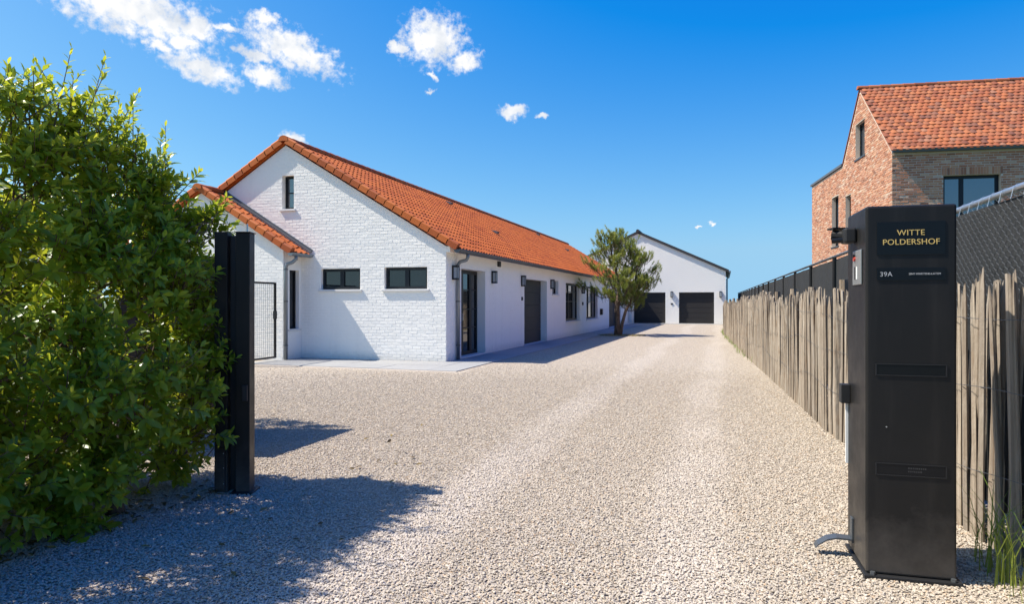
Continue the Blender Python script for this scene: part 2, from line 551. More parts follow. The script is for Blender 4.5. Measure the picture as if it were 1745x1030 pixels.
def np_obj(name, verts, faces, mat, parent=None, tone=None, kind=None, smooth=False):
    """joined mesh from arrays; faces is a list of (n,k) index arrays"""
    me = bpy.data.meshes.new(name)
    faces = faces if isinstance(faces, list) else [faces]
    nl = sum(f.size for f in faces)
    nf = sum(len(f) for f in faces)
    me.vertices.add(len(verts))
    me.vertices.foreach_set('co', np.asarray(verts, dtype=np.float32).ravel())
    me.loops.add(nl)
    me.polygons.add(nf)
    me.loops.foreach_set('vertex_index', np.concatenate([f.ravel() for f in faces]).astype(np.int32))
    sizes = np.concatenate([np.full(len(f), f.shape[1]) for f in faces])
    me.polygons.foreach_set('loop_start', np.concatenate([[0], np.cumsum(sizes)[:-1]]).astype(np.int32))
    me.polygons.foreach_set('use_smooth', np.full(nf, smooth, dtype=bool))
    me.update(calc_edges=True)
    me.validate()
    if tone is not None:
        a = me.attributes.new('tone', 'FLOAT', 'POINT')
        a.data.foreach_set('value', np.asarray(tone, dtype=np.float32))
    me.materials.append(MATS[mat])
    o = bpy.data.objects.new(name, me)
    link(o, parent)
    if kind:
        o['kind'] = kind
    return o


def frames(d, up=None):
    """rotation matrices (n,3,3) whose Y column is d and Z column leans to up"""
    d = d / np.linalg.norm(d, axis=1, keepdims=True)
    if up is None:
        up = np.tile([0, 0, 1.], (len(d), 1))
    x = np.cross(d, up)
    bad = np.linalg.norm(x, axis=1) < 1e-4
    x[bad] = [1, 0, 0]
    x /= np.linalg.norm(x, axis=1, keepdims=True)
    z = np.cross(x, d)
    return np.stack([x, d, z], axis=2)


def scatter(tmpl_v, tmpl_f, pos, rot, scale):
    """copies of a template as one vertex/face array; scale (n,) or (n,3)"""
    n, k = len(pos), len(tmpl_v)
    sv = tmpl_v[None] * (scale[:, None, None] if scale.ndim == 1 else scale[:, None, :])
    v = np.einsum('nij,nkj->nki', rot, sv) + pos[:, None, :]
    fs = [(f[None] + (np.arange(n) * k)[:, None, None]).reshape(-1, f.shape[1]) for f in tmpl_f]
    return v.reshape(-1, 3), fs


def wall(mb, O, S, Nn, s0, s1, zb, top, holes, thick):
    """wall with openings as a set of prisms. O origin, S along, Nn outward, top(s) profile breakpoints [(s,z)...]"""
    O, S, Nn = Vector(O), Vector(S), Vector(Nn)
    def tz(s):
        for (a, za), (b, zb_) in zip(top, top[1:]):
            if a - 1e-6 <= s <= b + 1e-6:
                return za + (zb_ - za) * (s - a) / max(b - a, 1e-9)
        return top[-1][1]
    xs = sorted({s0, s1, *[h[0] for h in holes], *[h[1] for h in holes], *[t[0] for t in top if s0 < t[0] < s1]})
    for a, b in zip(xs, xs[1:]):
        if b - a < 1e-6: continue
        mid = (a + b) / 2
        hs = sorted([h for h in holes if h[0] - 1e-6 <= mid <= h[1] + 1e-6], key=lambda h: h[2])
        z = zb
        for h in hs:
            if h[2] > z + 1e-6:
                mb.prism([O + S * a + Vector((0, 0, z)), O + S * b + Vector((0, 0, z)), O + S * b + Vector((0, 0, h[2])), O + S * a + Vector((0, 0, h[2]))], -Nn * thick)
            z = h[3]
        mb.prism([O + S * a + Vector((0, 0, z)), O + S * b + Vector((0, 0, z)), O + S * b + Vector((0, 0, tz(b))), O + S * a + Vector((0, 0, tz(a)))], -Nn * thick)


def bricks(parent, O, S, Nn, s0, s1, zb, topf, holes, mat, n_ind, near, bl=.21, bh=.064, j=.011, proud=.004,
           jit=.0015, ch=.003, seed=1, lintel=()):
    """running-bond bricks proud of a wall: the n_ind nearest as parts, the rest joined"""
    r = random.Random(seed)
    O, S, Nn = Vector(O), Vector(S), Vector(Nn)
    lst = []
    row, z = 0, zb
    while True:
        zc = z + bh / 2
        lim = topf(zc + bh / 2 + .02)
        if lim is None: break
        a0, a1 = max(s0, lim[0]), min(s1, lim[1])
        if a1 - a0 < .1: break
        iv = [(a0, a1)]
        for h in list(holes) + list(lintel):
            if h[2] < z + bh - .005 and h[3] > z + .005:
                nv = []
                for (p, q) in iv:
                    if h[1] <= p or h[0] >= q: nv.append((p, q)); continue
                    if h[0] - p > .03: nv.append((p, h[0] - .002))
                    if q - h[1] > .03: nv.append((h[1] + .002, q))
                iv = nv
        off = (row % 2) * .5 * (bl + j) + r.uniform(-.02, .02)
        for (p, q) in iv:
            k = math.floor((p - off) / (bl + j))
            s = off + k * (bl + j)
            while s < q:
                a, b = max(s, p), min(s + bl, q)
                if b - a > .025:
                    lst.append((a, b, z))
                s += bl + j
        row += 1
        z += bh + j
    near = Vector(near)
    def dist(t): return (O + S * (t[0] + t[1]) * .5 + Vector((0, 0, t[2])) - near).length
    lst.sort(key=dist)
    tv = np.array([(-.5, -.003, -.5), (.5, -.003, -.5), (.5, -.003, .5), (-.5, -.003, .5), (-.5, 1, -.5), (.5, 1, -.5), (.5, 1, .5), (-.5, 1, .5)])
    def mesh_vs(a, b, z, pr):
        w = b - a
        t1, t2 = r.uniform(-1, 1) * jit, r.uniform(-1, 1) * jit
        vs = []
        for (x, y, q) in tv:
            if y < 0:
                vs.append((x * w, -.004, q * bh))
            else:
                vs.append((x * (w - 2 * ch), pr + x * t1 * 2 + q * t2 * 2, q * (bh - 2 * ch)))
        return vs
    FS = [(4, 5, 6, 7)[::-1], (0, 1, 5, 4)[::-1], (1, 2, 6, 5)[::-1], (2, 3, 7, 6)[::-1], (3, 0, 4, 7)[::-1]]
    rotm = Matrix((S, Nn, Vector((0, 0, 1)))).transposed()
    flip = rotm.determinant() < 0
    fs = [f[::-1] for f in FS] if flip else FS
    variants = []
    for i in range(6):
        mb = MB(); mb.add(mesh_vs(0, bl, 0, proud + r.uniform(-1, 1) * jit), FS)
        variants.append(mb.mesh('brick', mat))
    rest = MB()
    cnt = 0
    for (a, b, z) in lst:
        c = O + S * (a + b) / 2 + Vector((0, 0, z + bh / 2))
        if cnt < n_ind and abs((b - a) - bl) < .002 and not flip:
            o = bpy.data.objects.new('brick', variants[r.randrange(6)])
            o.matrix_basis = Matrix.Translation(c) @ rotm.to_4x4()
            link(o, parent)
            cnt += 1
        else:
            vs = mesh_vs(a, b, z, proud + r.uniform(-1, 1) * jit)
            rest.add([c + S * v[0] + Nn * v[1] + Vector((0, 0, v[2])) for v in vs], fs)
    rest.build('brick_courses', mat, parent, kind='stuff')


def tile_template(w, l, kind):
    n = 8 if kind == 'pan' else 6
    prof = []
    for i in range(n + 1):
        t = i / n
        if kind == 'pan':
            z = .034 * math.sin(math.pi * t / .55) if t < .55 else -.012 * math.sin(math.pi * (t - .55) / .45)
        else:
            z = .016 * math.sin(math.pi * t)
        prof.append((t * w * 1.02 - w * .51, z))
    th = .020
    vs, rows = [], []
    ys = [(-.03, .022), (l, 0)]
    for (y, dz) in ys:
        for (x, z) in prof:
            yy = y
            if kind != 'pan' and y < 0:
                yy = y - .035 * (1 - (2 * x / w) ** 2)      # scalloped lower edge
            vs.append((x, yy, z + dz))
    for (x, z) in prof:
        yy = -.03
        if kind != 'pan':
            yy -= .035 * (1 - (2 * x / w) ** 2)
        vs.append((x, yy, z + .022 - th))
    m = n + 1
    fs = []
    for i in range(n):
        fs.append((i, i + 1, m + i + 1, m + i))
        fs.append((2 * m + i, 2 * m + i + 1, i + 1, i))
    return np.array(vs), np.array(fs)


def tile_roof(part, eave0, X, U, ncol, nrow, w, l, kind, mat, n_ind, seed, jit=.003, skip=None):
    """tiles laid from the eave corner eave0, X along the eave, U up the slope"""
    r = np.random.default_rng(seed)
    X, U = np.array(X, float), np.array(U, float)
    Nn = np.cross(X, U)
    base = np.array(eave0, float)
    tv, tf = tile_template(w, l, kind)
    P, idx = [], []
    for j in range(nrow):
        for i in range(ncol):
            sh = (.5 * w if (kind != 'pan' and j % 2) else 0)
            p = base + X * ((i + .5) * w + sh) + U * (j * l)
            if skip and skip(p): continue
            P.append(p)
    P = np.array(P)
    P = P + Nn * r.uniform(-jit, jit, (len(P), 1)) + X * r.uniform(-jit, jit, (len(P), 1))
    d = np.linalg.norm(P - np.array((0, 0, CAM_H)), axis=1) if part.get('_w', True) else np.arange(len(P))
    order = np.argsort(d)
    rot0 = np.stack([X, U, Nn], axis=1)
    me_list = []
    for k in range(4):
        mb = MB()
        q = tv.copy()
        q[:, 2] += r.uniform(-.002, .002)
        mb.add(q, tf)
        me_list.append(mb.mesh('roof_tile', mat, smooth=False))
    for ii in order[:n_ind]:
        o = bpy.data.objects.new('roof_tile', me_list[int(r.integers(4))])
        o.matrix_basis = Matrix.Translation(Vector(P[ii])) @ Matrix(rot0.tolist()).to_4x4() @ Euler((r.uniform(-.012, .012), r.uniform(-.012, .012), r.uniform(-.01, .01))).to_matrix().to_4x4()
        link(o, part)
    rest = P[order[n_ind:]]
    if len(rest):
        tilt = [np.array(Euler((r.uniform(-.012, .012), r.uniform(-.012, .012), r.uniform(-.01, .01))).to_matrix()) for _ in range(len(rest))]
        rots = np.einsum('ij,njk->nik', rot0, np.array(tilt))
        v, f = scatter(tv, [tf], rest, rots, np.ones(len(rest)))
        np_obj('roof_tiles', v, f, mat, part, kind='stuff')


def window(parent, O, S, Nn, s0, s1, z0, z1, rec, fw=.06, mull=(), trans=(), fmat='dark_frame', gmat='glass', sill=.05, sillmat='stone_sill', depth=.06, name='window', back=True):
    """window set back rec behind the wall face: window (frame) > pane(s), sill"""
    O, S, Nn = Vector(O), Vector(S), Vector(Nn)
    Z = Vector((0, 0, 1))
    def bx(mb, a, b, c, d, n0, n1):
        p = O + S * ((a + b) / 2) + Z * ((c + d) / 2) + Nn * ((n0 + n1) / 2)
        mb.obox(p, S * ((b - a) / 2), Nn * ((n1 - n0) / 2), Z * ((d - c) / 2))
    m = MB()
    e = .002
    bx(m, s0 + e, s0 + fw, z0 + e, z1 - e, -rec - depth, -rec)
    bx(m, s1 - fw, s1 - e, z0 + e, z1 - e, -rec - depth, -rec)
    bx(m, s0 + fw, s1 - fw, z0 + e, z0 + fw, -rec - depth, -rec)
    bx(m, s0 + fw, s1 - fw, z1 - fw, z1 - e, -rec - depth, -rec)
    for (q, w) in mull: bx(m, q - w / 2, q + w / 2, z0 + fw, z1 - fw, -rec - depth, -rec + .004)
    f = m.build(name, fmat, parent)
    xs = [s0 + fw] + [v for (q, w) in mull for v in (q - w / 2, q + w / 2)] + [s1 - fw]
    for a, b in zip(xs[::2], xs[1::2]):
        m = MB(); bx(m, a - .004, b + .004, z0 + fw - .004, z1 - fw + .004, -rec - depth * .62, -rec - depth * .5)
        m.build('pane', gmat, f)
        for tz_ in trans:
            m = MB(); bx(m, a, b, tz_ - .013, tz_ + .013, -rec - depth * .75, -rec - .004)
            m.build('glazing_bar', fmat, f)
    if sill:
        m = MB()
        p0, p1 = s0 - .06, s1 + .06
        bx(m, p0, p1, z0 - .055, z0 - .001, -rec + .002, sill)
        m.build('sill', sillmat, f, bevel=.005)
    return f


# ------------------------------------------------------------------ ground, drive, paving
def sheet(name, xs, ys, dz, mat, kind='structure', zf=gz):
    V, F = [], []
    for y in ys:
        for x in xs:
            V.append((x, y, zf(y) + dz))
    n = len(xs)
    for j in range(len(ys) - 1):
        for i in range(n - 1):
            F.append((j * n + i, j * n + i + 1, (j + 1) * n + i + 1, (j + 1) * n + i))
    m = MB(); m.add(V, F)
    o = m.build(name, mat)
    o['kind'] = kind
    return o


sheet('ground', [-2500, -60, 0, 60, 2500], [-2500, -30, 0, 12, 30, 52, 120, 600, 4000], -.03, 'field')
sheet('driveway', [-14, -6, 2.6], [-6, 12, 30, 52.2], -.006, 'gravel_sheet')


def build_paving():
    m = MB()
    m.prism([(-10.8, 13.35, -.05), (-5.32, 13.2, -.05), (-5.32, 15.3, -.05), (-10.8, 15.3, -.05)], (0, 0, .042))
    base = m.build('pavement', 'mortar')
    base['kind'] = 'structure'
    r = random.Random(3)
    def slab(x0, x1, y0, y1, y00=None):
        dz = r.uniform(-.002, .002) + .012
        g = .004
        zb = [gz(y0) + dz, gz(y1) + dz]
        yl = y0 if y00 is None else y00
        mm = MB()
        mm.prism([(x0 + g, yl + g, zb[0] - .05), (x1 - g, y0 + g, zb[0] - .05), (x1 - g, y1 - g, zb[1] - .05), (x0 + g, y1 - g, zb[1] - .05)], (0, 0, .05))
        mm.build('slab', 'paving', base, bevel=.003)
    x = -10.8
    while x < -5.4:
        x1 = min(x + 1.2, -5.32)
        if x1 - x < .3: break
        y0a = 13.42 - (x + 10.8) * .03
        y0b = 13.42 - (x1 + 10.8) * .03
        slab(x, x1, y0b, 14.3, y0a)
        slab(x, x1, 14.3, 15.29)
        x = x1
    y = 15.3
    while y < 51:
        y1 = min(y + 1.2, 51.2)
        slab(-6.39, -5.32, y, y1)
        y = y1
    # apron in front of the garages
    x = -5.32
    while x < .1:
        x1 = min(x + 1.4, .3)
        slab(x, x1, 49.6, 51.35)
        x = x1


build_paving()


def build_gravel():
    """loose stones on the near part of the drive"""
    colst = bpy.data.collections.new('stones')
    r = random.Random(5)
    for k in range(7):
        me = bpy.data.meshes.new('stone')
        import bmesh
        bm = bmesh.new()
        bmesh.ops.create_icosphere(bm, subdivisions=1, radius=1)
        sx, sy, sz = r.uniform(.8, 1.25), r.uniform(.55, .85), r.uniform(.35, .6)
        for v in bm.verts:
            v.co *= r.uniform(.78, 1.18)
            v.co = Vector((v.co.x * sx, v.co.y * sy, v.co.z * sz))
        bm.to_mesh(me); bm.free()
        me.materials.append(MATS['gravel_stone'])
        o = bpy.data.objects.new('stone', me)
        colst.objects.link(o)
    # carrier mesh, density falls off with distance
    c, s = math.cos(R(17.22)), math.sin(R(17.22))
    st = .3
    V, F, D, key = [], [], [], {}
    def vid(i, j):
        if (i, j) not in key:
            key[(i, j)] = len(V)
            V.append((i * st, j * st, 0.0))
            d = math.hypot(i * st, j * st)
            D.append(7200 * max(0, min(1, (16.5 - d) / 11.5)) ** 1.5)
        return key[(i, j)]
    for i in range(-40, 9):
        for j in range(4, 58):
            x, y = (i + .5) * st, (j + .5) * st
            dep, cx = -s * x + c * y, c * x + s * y
            if dep < 2.6 or dep > 16.5 or abs(cx) > dep * .78 + .5: continue
            if y > 13 and x < -5.0: continue
            if x > 2.3: continue
            F.append((vid(i, j), vid(i + 1, j), vid(i + 1, j + 1), vid(i, j + 1)))
    me = bpy.data.meshes.new('gravel')
    me.from_pydata(V, [], F)
    a = me.attributes.new('dens', 'FLOAT', 'POINT')
    a.data.foreach_set('value', np.array(D, dtype=np.float32))
    o = bpy.data.objects.new('gravel', me)
    COL.objects.link(o)
    o['kind'] = 'stuff'
    tag(o, 'loose pale beige gravel covering the driveway', 'gravel')
    ng = bpy.data.node_groups.new('gravel_scatter', 'GeometryNodeTree')
    ng.interface.new_socket('Geometry', in_out='INPUT', socket_type='NodeSocketGeometry')
    ng.interface.new_socket('Geometry', in_out='OUTPUT', socket_type='NodeSocketGeometry')
    N, L = ng.nodes.new, ng.links.new
    gi, go = N('NodeGroupInput'), N('NodeGroupOutput')
    dp = N('GeometryNodeDistributePointsOnFaces')
    at = N('GeometryNodeInputNamedAttribute'); at.data_type = 'FLOAT'; at.inputs[0].default_value = 'dens'
    L(gi.outputs[0], dp.inputs['Mesh']); L(at.outputs[0], dp.inputs['Density'])
    ci = N('GeometryNodeCollectionInfo'); ci.inputs[0].default_value = colst
    ci.inputs['Separate Children'].default_value = True; ci.inputs['Reset Children'].default_value = True
    ip = N('GeometryNodeInstanceOnPoints'); ip.inputs['Pick Instance'].default_value = True
    L(dp.outputs['Points'], ip.inputs['Points']); L(ci.outputs[0], ip.inputs['Instance'])
    rv = N('FunctionNodeRandomValue'); rv.data_type = 'FLOAT_VECTOR'
    rv.inputs[0].default_value = (-.5, -.5, 0); rv.inputs[1].default_value = (.5, .5, 6.28)
    L(rv.outputs[0], ip.inputs['Rotation'])
    rs = N('FunctionNodeRandomValue'); rs.data_type = 'FLOAT'
    rs.inputs[2].default_value = .0050; rs.inputs[3].default_value = .0100; rs.inputs[8].default_value = 4
    L(rs.outputs[1], ip.inputs['Scale'])
    L(ip.outputs[0], go.inputs[0])
    md = o.modifiers.new('scatter', 'NODES')
    md.node_group = ng


build_gravel()

# ------------------------------------------------------------------ white house
WX, GY = -6.41, 15.3                 # long wall plane, gable plane
RX, RZ = -10.94, 5.55                # ridge of the wall top
SL = (RZ - 2.80) / (RX - WX) * -1    # roof slope (rise per metre)
LX = 2 * RX - WX
YE = 51.3


def build_white_house():
    root = thing('white_house', (WX, GY, 0), 'long white painted brick house with an orange pantile roof and dark windows', 'house')
    # gable wall: S runs from the right corner to the left
    GO, GS, GN = (WX, GY, 0), (-1, 0, 0), (0, -1, 0)
    def gs(x): return WX - x
    gh = [(gs(-8.75), gs(-9.88), 1.77, 2.30), (gs(-6.91), gs(-8.07), 1.77, 2.31), (gs(-10.69), gs(-11.05), 3.88, 4.76)]
    m = MB()
    wall(m, GO, GS, GN, 0, WX - LX, -.3, [(0, 2.80), (WX - RX, RZ), (WX - LX, 2.80)], gh, .30)
    gable = m.build('gable_wall', 'white_paint', root)
    def gtop(z):
        if z <= 2.80: return (0, 4.06)
        k = (z - 2.80) / SL
        a, b = k, (WX - LX) - k
        return (a, b) if b - a > .12 else None
    def gtop2(z):
        t = gtop(z)
        if t is None: return None
        lo, hi = t
        wz = 2.66 + 0   # under the wing roof the gable is covered
        if z > 2.6:
            hi = min(hi, 4.06 + max(0, (z - 2.62)) / .617)
        return (lo, hi)
    # bricks need S x N x Z right handed: lay them from left to right
    def gtopL(z):
        t = gtop2(z)
        return None if t is None else (-t[1], -t[0])
    bh = [(-b, -a, c, d) for (a, b, c, d) in gh]
    bricks(gable, GO, (1, 0, 0), GN, -9.2, 0, .0, gtopL, bh, 'white_paint', 300, (WX, GY, 1.6), proud=.0035, jit=.0012, seed=11)
    # long wall
    LO, LS, LN = (WX, GY, 0), (0, 1, 0), (1, 0, 0)
    y = lambda v: v - GY
    ENT = (y(16.29), y(18.14), .02, 2.31)
    GAR = (y(22.08), y(25.16), -.03, 2.24)
    SMW = (y(26.02), y(27.05), 1.76, 2.30)
    W1 = (y(28.4), y(31.3), .62, 2.27)
    W2 = (y(32.95), y(36.1), .60, 2.22)
    DR = (y(39.9), y(44.6), -.1, 2.2)
    D2 = (y(48.0), y(50.4), -.1, 2.2)
    lh = [ENT, GAR, SMW, W1, W2, DR, D2]
    m = MB()
    wall(m, (WX, GY + .302, 0), LS, LN, 0, YE - GY - .302, -.4, [(0, 2.80), (YE, 2.80)], [(a - .302, b - .302, c, d) for a, b, c, d in lh], .40)
    lw = m.build('long_wall', 'white_paint', root)
    # right handed: run S along -y
    bricks(lw, (WX, GY, 0), (0, -1, 0), LN, -(YE - GY), -.0, -.13, lambda z: (-(YE - GY), 0) if z < 2.74 else None,
           [(-b, -a, c, d) for a, b, c, d in lh], 'white_paint', 0, (0, 0, 1), bl=.21, proud=.0025, jit=.0008, seed=12) if False else None
    bricks(lw, (WX, GY, 0), (0, 1, 0), LN, 0.0, YE - GY, -.13, lambda z: (0, YE - GY) if z < 2.74 else None, lh, 'white_paint', 0, (0, 0, 1), proud=.003, jit=.001, seed=12)
    # floor slab / rear wall so that the house is closed
    m = MB()
    m.box(LX, LX + .3, GY + .31, YE, -.4, 2.8)
    m.box(LX + .31, WX - .41, YE - .3, YE - .01, -.4, 2.8)
    m.box(LX + .31, WX - .9, GY + .9, YE - .4, 2.60, 2.70)
    m.build('rear_wall', 'white_paint', root)
    # windows of the gable
    for (a, b, c, d) in gh[:2]:
        window(gable, GO, GS, GN, a, b, c, d, .09, fw=.07, mull=[((a + b) / 2, .11)], sill=.05, fmat='frame_blue')
    a, b, c, d = gh[2]
    window(gable, GO, GS, GN, a, b, c, d, .14, fw=.06, trans=((c + d) / 2,), sill=.05, gmat='sky_glass')
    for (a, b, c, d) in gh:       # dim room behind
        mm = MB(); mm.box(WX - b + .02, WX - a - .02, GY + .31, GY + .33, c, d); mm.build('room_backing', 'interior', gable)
    # soldier course above each small window
    for (a, b, c, d) in gh[:2]:
        pass
    # long wall windows
    window(lw, LO, LS, LN, *SMW, .12, fw=.05, sill=.05)
    for W in (W1, W2):
        q = W[0] + (W[1] - W[0]) * .5
        t = W[2] + (W[3] - W[2])
        window(lw, LO, LS, LN, *W, .13, fw=.09, mull=[(W[0] + (W[1] - W[0]) * .36, .07), (W[0] + (W[1] - W[0]) * .68, .07)],
               trans=(W[2] + .85, W[2] + 1.28), sill=.05)
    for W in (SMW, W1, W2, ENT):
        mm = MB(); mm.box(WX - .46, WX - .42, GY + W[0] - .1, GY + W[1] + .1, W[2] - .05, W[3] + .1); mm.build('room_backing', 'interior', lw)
    # entrance: glazed double door with slim frames
    a, b, c, d = ENT
    e = window(lw, LO, LS, LN, a, b, c, d, .24, fw=.10, mull=[(a + (b - a) * .36, .16), (a + (b - a) * .70, .16)], sill=0, name='entrance_door',
               trans=(.75, 1.25, 1.78))
    mm = MB(); mm.box(WX - .235, WX - .19, GY + a + (b - a) * .33, GY + a + (b - a) * .345, .95, 1.15); mm.build('handle', 'galvanised', e)
    mm = MB(); mm.box(WX - .30, WX - .002, GY + a + .003, GY + b - .003, -.2, .018); mm.build('door_step', 'paving', lw)
    # side garage door with five panels
    def sect_door(par, O, S, Nn, a, b, c, d, rec, n, name='garage_door', mat='anthracite'):
        O, S, Nn = Vector(O), Vector(S), Vector(Nn)
        Z = Vector((0, 0, 1))
        mm = MB(); mm.obox(O + S * (a + b) / 2 + Z * (c + d) / 2 - Nn * (rec + .035), S * ((b - a) / 2 - .003), Nn * .015, Z * ((d - c) / 2 - .003))
        o = mm.build(name, 'black_rough', par)
        ph = (d - c) / n
        for i in range(n):
            mm = MB()
            z0, z1 = c + i * ph + .006, c + (i + 1) * ph - .006
            mm.obox(O + S * (a + b) / 2 + Z * (z0 + z1) / 2 - Nn * (rec + .010), S * ((b - a) / 2 - .012), Nn * .010, Z * ((z1 - z0) / 2))
            mm.build('door_panel', mat, o, bevel=.006)
        return o
    sect_door(lw, LO, LS, LN, *GAR, .24, 5)
    mm = MB(); mm.box(WX - .245, WX - .002, GY + GAR[0] + .003, GY + GAR[1] - .003, -.2, -.032); mm.build('door_step', 'paving', lw)
    # recessed back door and a pale door further along
    sect_door(lw, LO, LS, LN, y(41.2), y(44.5), -.1, 2.15, .36, 1, 'back_door')
    mm = MB(); mm.box(WX - .40, WX - .33, GY + DR[0] + .01, GY + y(41.18), -.1, 2.19); mm.build('door_side_panel', 'light_door', lw)
    sect_door(lw, LO, LS, LN, *[D2[0] + .02, D2[1] - .02, D2[2], D2[3] - .02], .2, 1, 'side_door', 'light_door')
    # white cornice board under the gutter
    m = MB(); m.box(WX + .004, WX + .11, GY - .02, 49.1, 2.66, 2.80); m.build('eaves_board', 'white_paint', root)
    # ---- roof
    th = .12
    al = math.atan(SL)
    U = Vector((-math.cos(al), 0, math.sin(al)))
    Nn = Vector((math.sin(al), 0, math.cos(al)))
    OV = .26
    ytop, yend = GY - .06, 49.2
    m = MB()
    e0 = Vector((WX + OV, 0, 2.80 - OV * SL + .05))
    rg = Vector((RX, 0, RZ + .05))
    lf = Vector((LX - OV, 0, 2.80 - OV * SL + .05))
    up = Vector((0, 0, th * .6))
    for (p, q) in ((e0, rg), (rg, lf)):
        m.prism([(p.x, ytop + .05, p.z), (q.x, ytop + .05, q.z), (q.x, ytop + .05, q.z + up.z), (p.x, ytop + .05, p.z + up.z)], (0, yend - ytop - .05, 0))
    roof = m.build('roof', 'orange_tile', root)
    slope_len = (e0 - rg).length
    nrow = 20
    tl = (slope_len - .05) / nrow
    # X must satisfy X x U = N with X along +-y
    Xd = U.cross(Nn)
    w = .215
    ncol = int((yend - ytop - .1) / w)
    start = Vector((e0.x, 0, e0.z)) + Nn * (up.z * math.cos(al) + .004)
    start.y = yend if Xd.y < 0 else ytop + .08
    tile_roof(roof, start, Xd, U, ncol, nrow, w, tl, 'pan', 'orange_tile', 300, 21)
    # verge tiles up the front of the right slope and down the left one
    def verge(part, p0, Uv, Nv, yv, n, L, wid=.15, hgt=.17, lean=0):
        for i in range(n):
            c = Vector(p0) + Uv * ((i + .5) * L) + Nv * (.012 + .02)
            c.y = yv
            tilt = Matrix.Rotation(R(-3.2), 3, Uv.cross(Nv)) if True else None
            u2 = Uv.copy(); n2 = Nv.copy()
            u2 = (Uv - Nv * .055).normalized(); n2 = (Nv + Uv * .055).normalized()
            mb = MB()
            yy = Vector((0, 1, 0))
            a = u2 * (L * .54)
            prof = [(-.5, -.5), (-.5, .30), (-.34, .5), (.34, .5), (.5, .32), (.5, -.1)]
            poly = [c - a + yy * (px_ * wid) + n2 * (pz_ * hgt) for px_, pz_ in prof]
            mb.prism(poly, a * 2)
            o = mb.build('verge_tile', 'orange_tile', part)
    off = Nn * .045
    verge(roof, start + off * 0, U, Nn, ytop + .02, nrow, tl)
    U2 = Vector((math.cos(al), 0, math.sin(al))); N2 = Vector((-math.sin(al), 0, math.cos(al)))
    st2 = lf + N2 * (up.z * math.cos(al))
    verge(roof, st2, U2, N2, ytop + .02, nrow, tl)
    # ridge tiles
    L = .36
    n = int((yend - ytop) / L)
    for i in range(n):
        y0 = ytop - .06 + i * L
        mb = MB()
        pts, r0 = [], .135
        for (yy, rr) in ((y0, r0 * 1.06), (y0 + L + .03, r0 * .95)):
            for k in range(9):
                a = math.pi * (k / 8 * 1.16 - .08)
                pts.append((RX + math.cos(a) * rr, yy, RZ + .125 + math.sin(a) * rr * .82))
        fs = [(k, k + 1, k + 10, k + 9) for k in range(8)] + [tuple(range(9))]
        mb.add(pts, fs)
        mb.build('ridge_tile', 'orange_tile', roof, smooth=False)
    # roof vents
    for (yv, b) in ((24.5, .8), (24.0, 3.2), (40.0, 2.2), (38.0, .7)):
        c = rg - U * b + Nn * .13
        mb = MB()
        cc = Vector((c.x, yv, c.z))
        mb.prism([cc - U * .12, cc + U * .12, cc + U * .10 + Nn * .03, cc - U * .12 + Nn * .10], (0, .22, 0))
        mb.build('roof_vent', 'lead', roof)
    # gutter: half round along the eave, with brackets, and downpipe at the corner
    gx, gzz = e0.x + .035, e0.z + .005
    def gutter(par, x, z, y0, y1, rad=.075, sgn=1, mat='zinc'):
        mb = MB()
        pts = []
        n = 8
        for yy in (y0, y1):
            for k in range(n + 1):
                a = math.pi * (1 + k / n)
                pts.append((x + math.cos(a) * rad, yy, z + math.sin(a) * rad))
        for yy in (y0, y1):
            for k in range(n + 1):
                a = math.pi * (1 + k / n)
                pts.append((x + math.cos(a) * (rad - .006), yy, z + math.sin(a) * (rad - .006)))
        m1 = n + 1
        fs = []
        for k in range(n):
            fs.append((k, k + 1, m1 + k + 1, m1 + k))
            fs.append((2 * m1 + k, 3 * m1 + k, 3 * m1 + k + 1, 2 * m1 + k + 1))
        fs.append(tuple(range(m1)))
        fs.append(tuple(range(m1, 2 * m1)))
        mb.add(pts, fs)
        mb.tube([(x + rad, y0, z), (x + rad, y1, z)], .011, 6)
        return mb.build('gutter', mat, par, smooth=False)
    g = gutter(root, gx + .02, gzz + .02, ytop - .03, yend, rad=.085, mat='zinc_dark')
    y0 = ytop + .4
    while y0 < yend:
        mb = MB()
        ring = [(gx + .02 + math.cos(a) * .083, y0, gzz + .02 + math.sin(a) * .083) for a in [math.pi * (1 + k / 8) for k in range(9)]]
        mb.tube(ring, .006, 4)
        mb.build('bracket', 'zinc_dark', g)
        y0 += .8 if y0 < 25 else 1.6
    def downpipe(par, pts, rad=.045):
        mb = MB(); mb.tube(pts, rad, 12)
        o = mb.build('downpipe', 'zinc', par, smooth=True)
        for z in (.35, 1.45, 2.25):
            p = Vector(pts[-1])
            mb = MB(); mb.tube([(p.x, p.y, z), (p.x, p.y, z + .03)], rad + .008, 12); mb.build('pipe_clip', 'zinc_dark', o)
        return o
    px_, py_ = WX + .065, GY + .62
    downpipe(root, [(gx + .02, py_ + .02, gzz - .03), (gx + .02, py_ + .02, gzz - .13), (gx - .01, py_, gzz - .20), (px_ + .05, py_, gzz - .24), (px_, py_, gzz - .31), (px_, py_, gzz - .42), (px_, py_, .0)])
    # ---- wing at the left of the gable
    WGX, WFY = -10.47, 14.55
    wrx, wrz = -12.97, 4.28
    ws = .617
    wl = 2 * wrx - WGX
    m = MB()
    wall(m, (WGX, WFY, 0), (-1, 0, 0), (0, -1, 0), 0, WGX - wl, -.3, [(0, wrz - (WGX - wrx) * ws), (WGX - wrx, wrz), (WGX - wl, wrz - (WGX - wrx) * ws)], [], .25)
    wf = m.build('wing_front_wall', 'white_paint', root)
    wz = wrz - (WGX - wrx) * ws
    def wtop(z):
        if z <= wz: return (wl - WGX, 0)
        k = (z - wz) / ws
        return (wl - WGX + k, -k) if (WGX - wl) - 2 * k > .2 else None
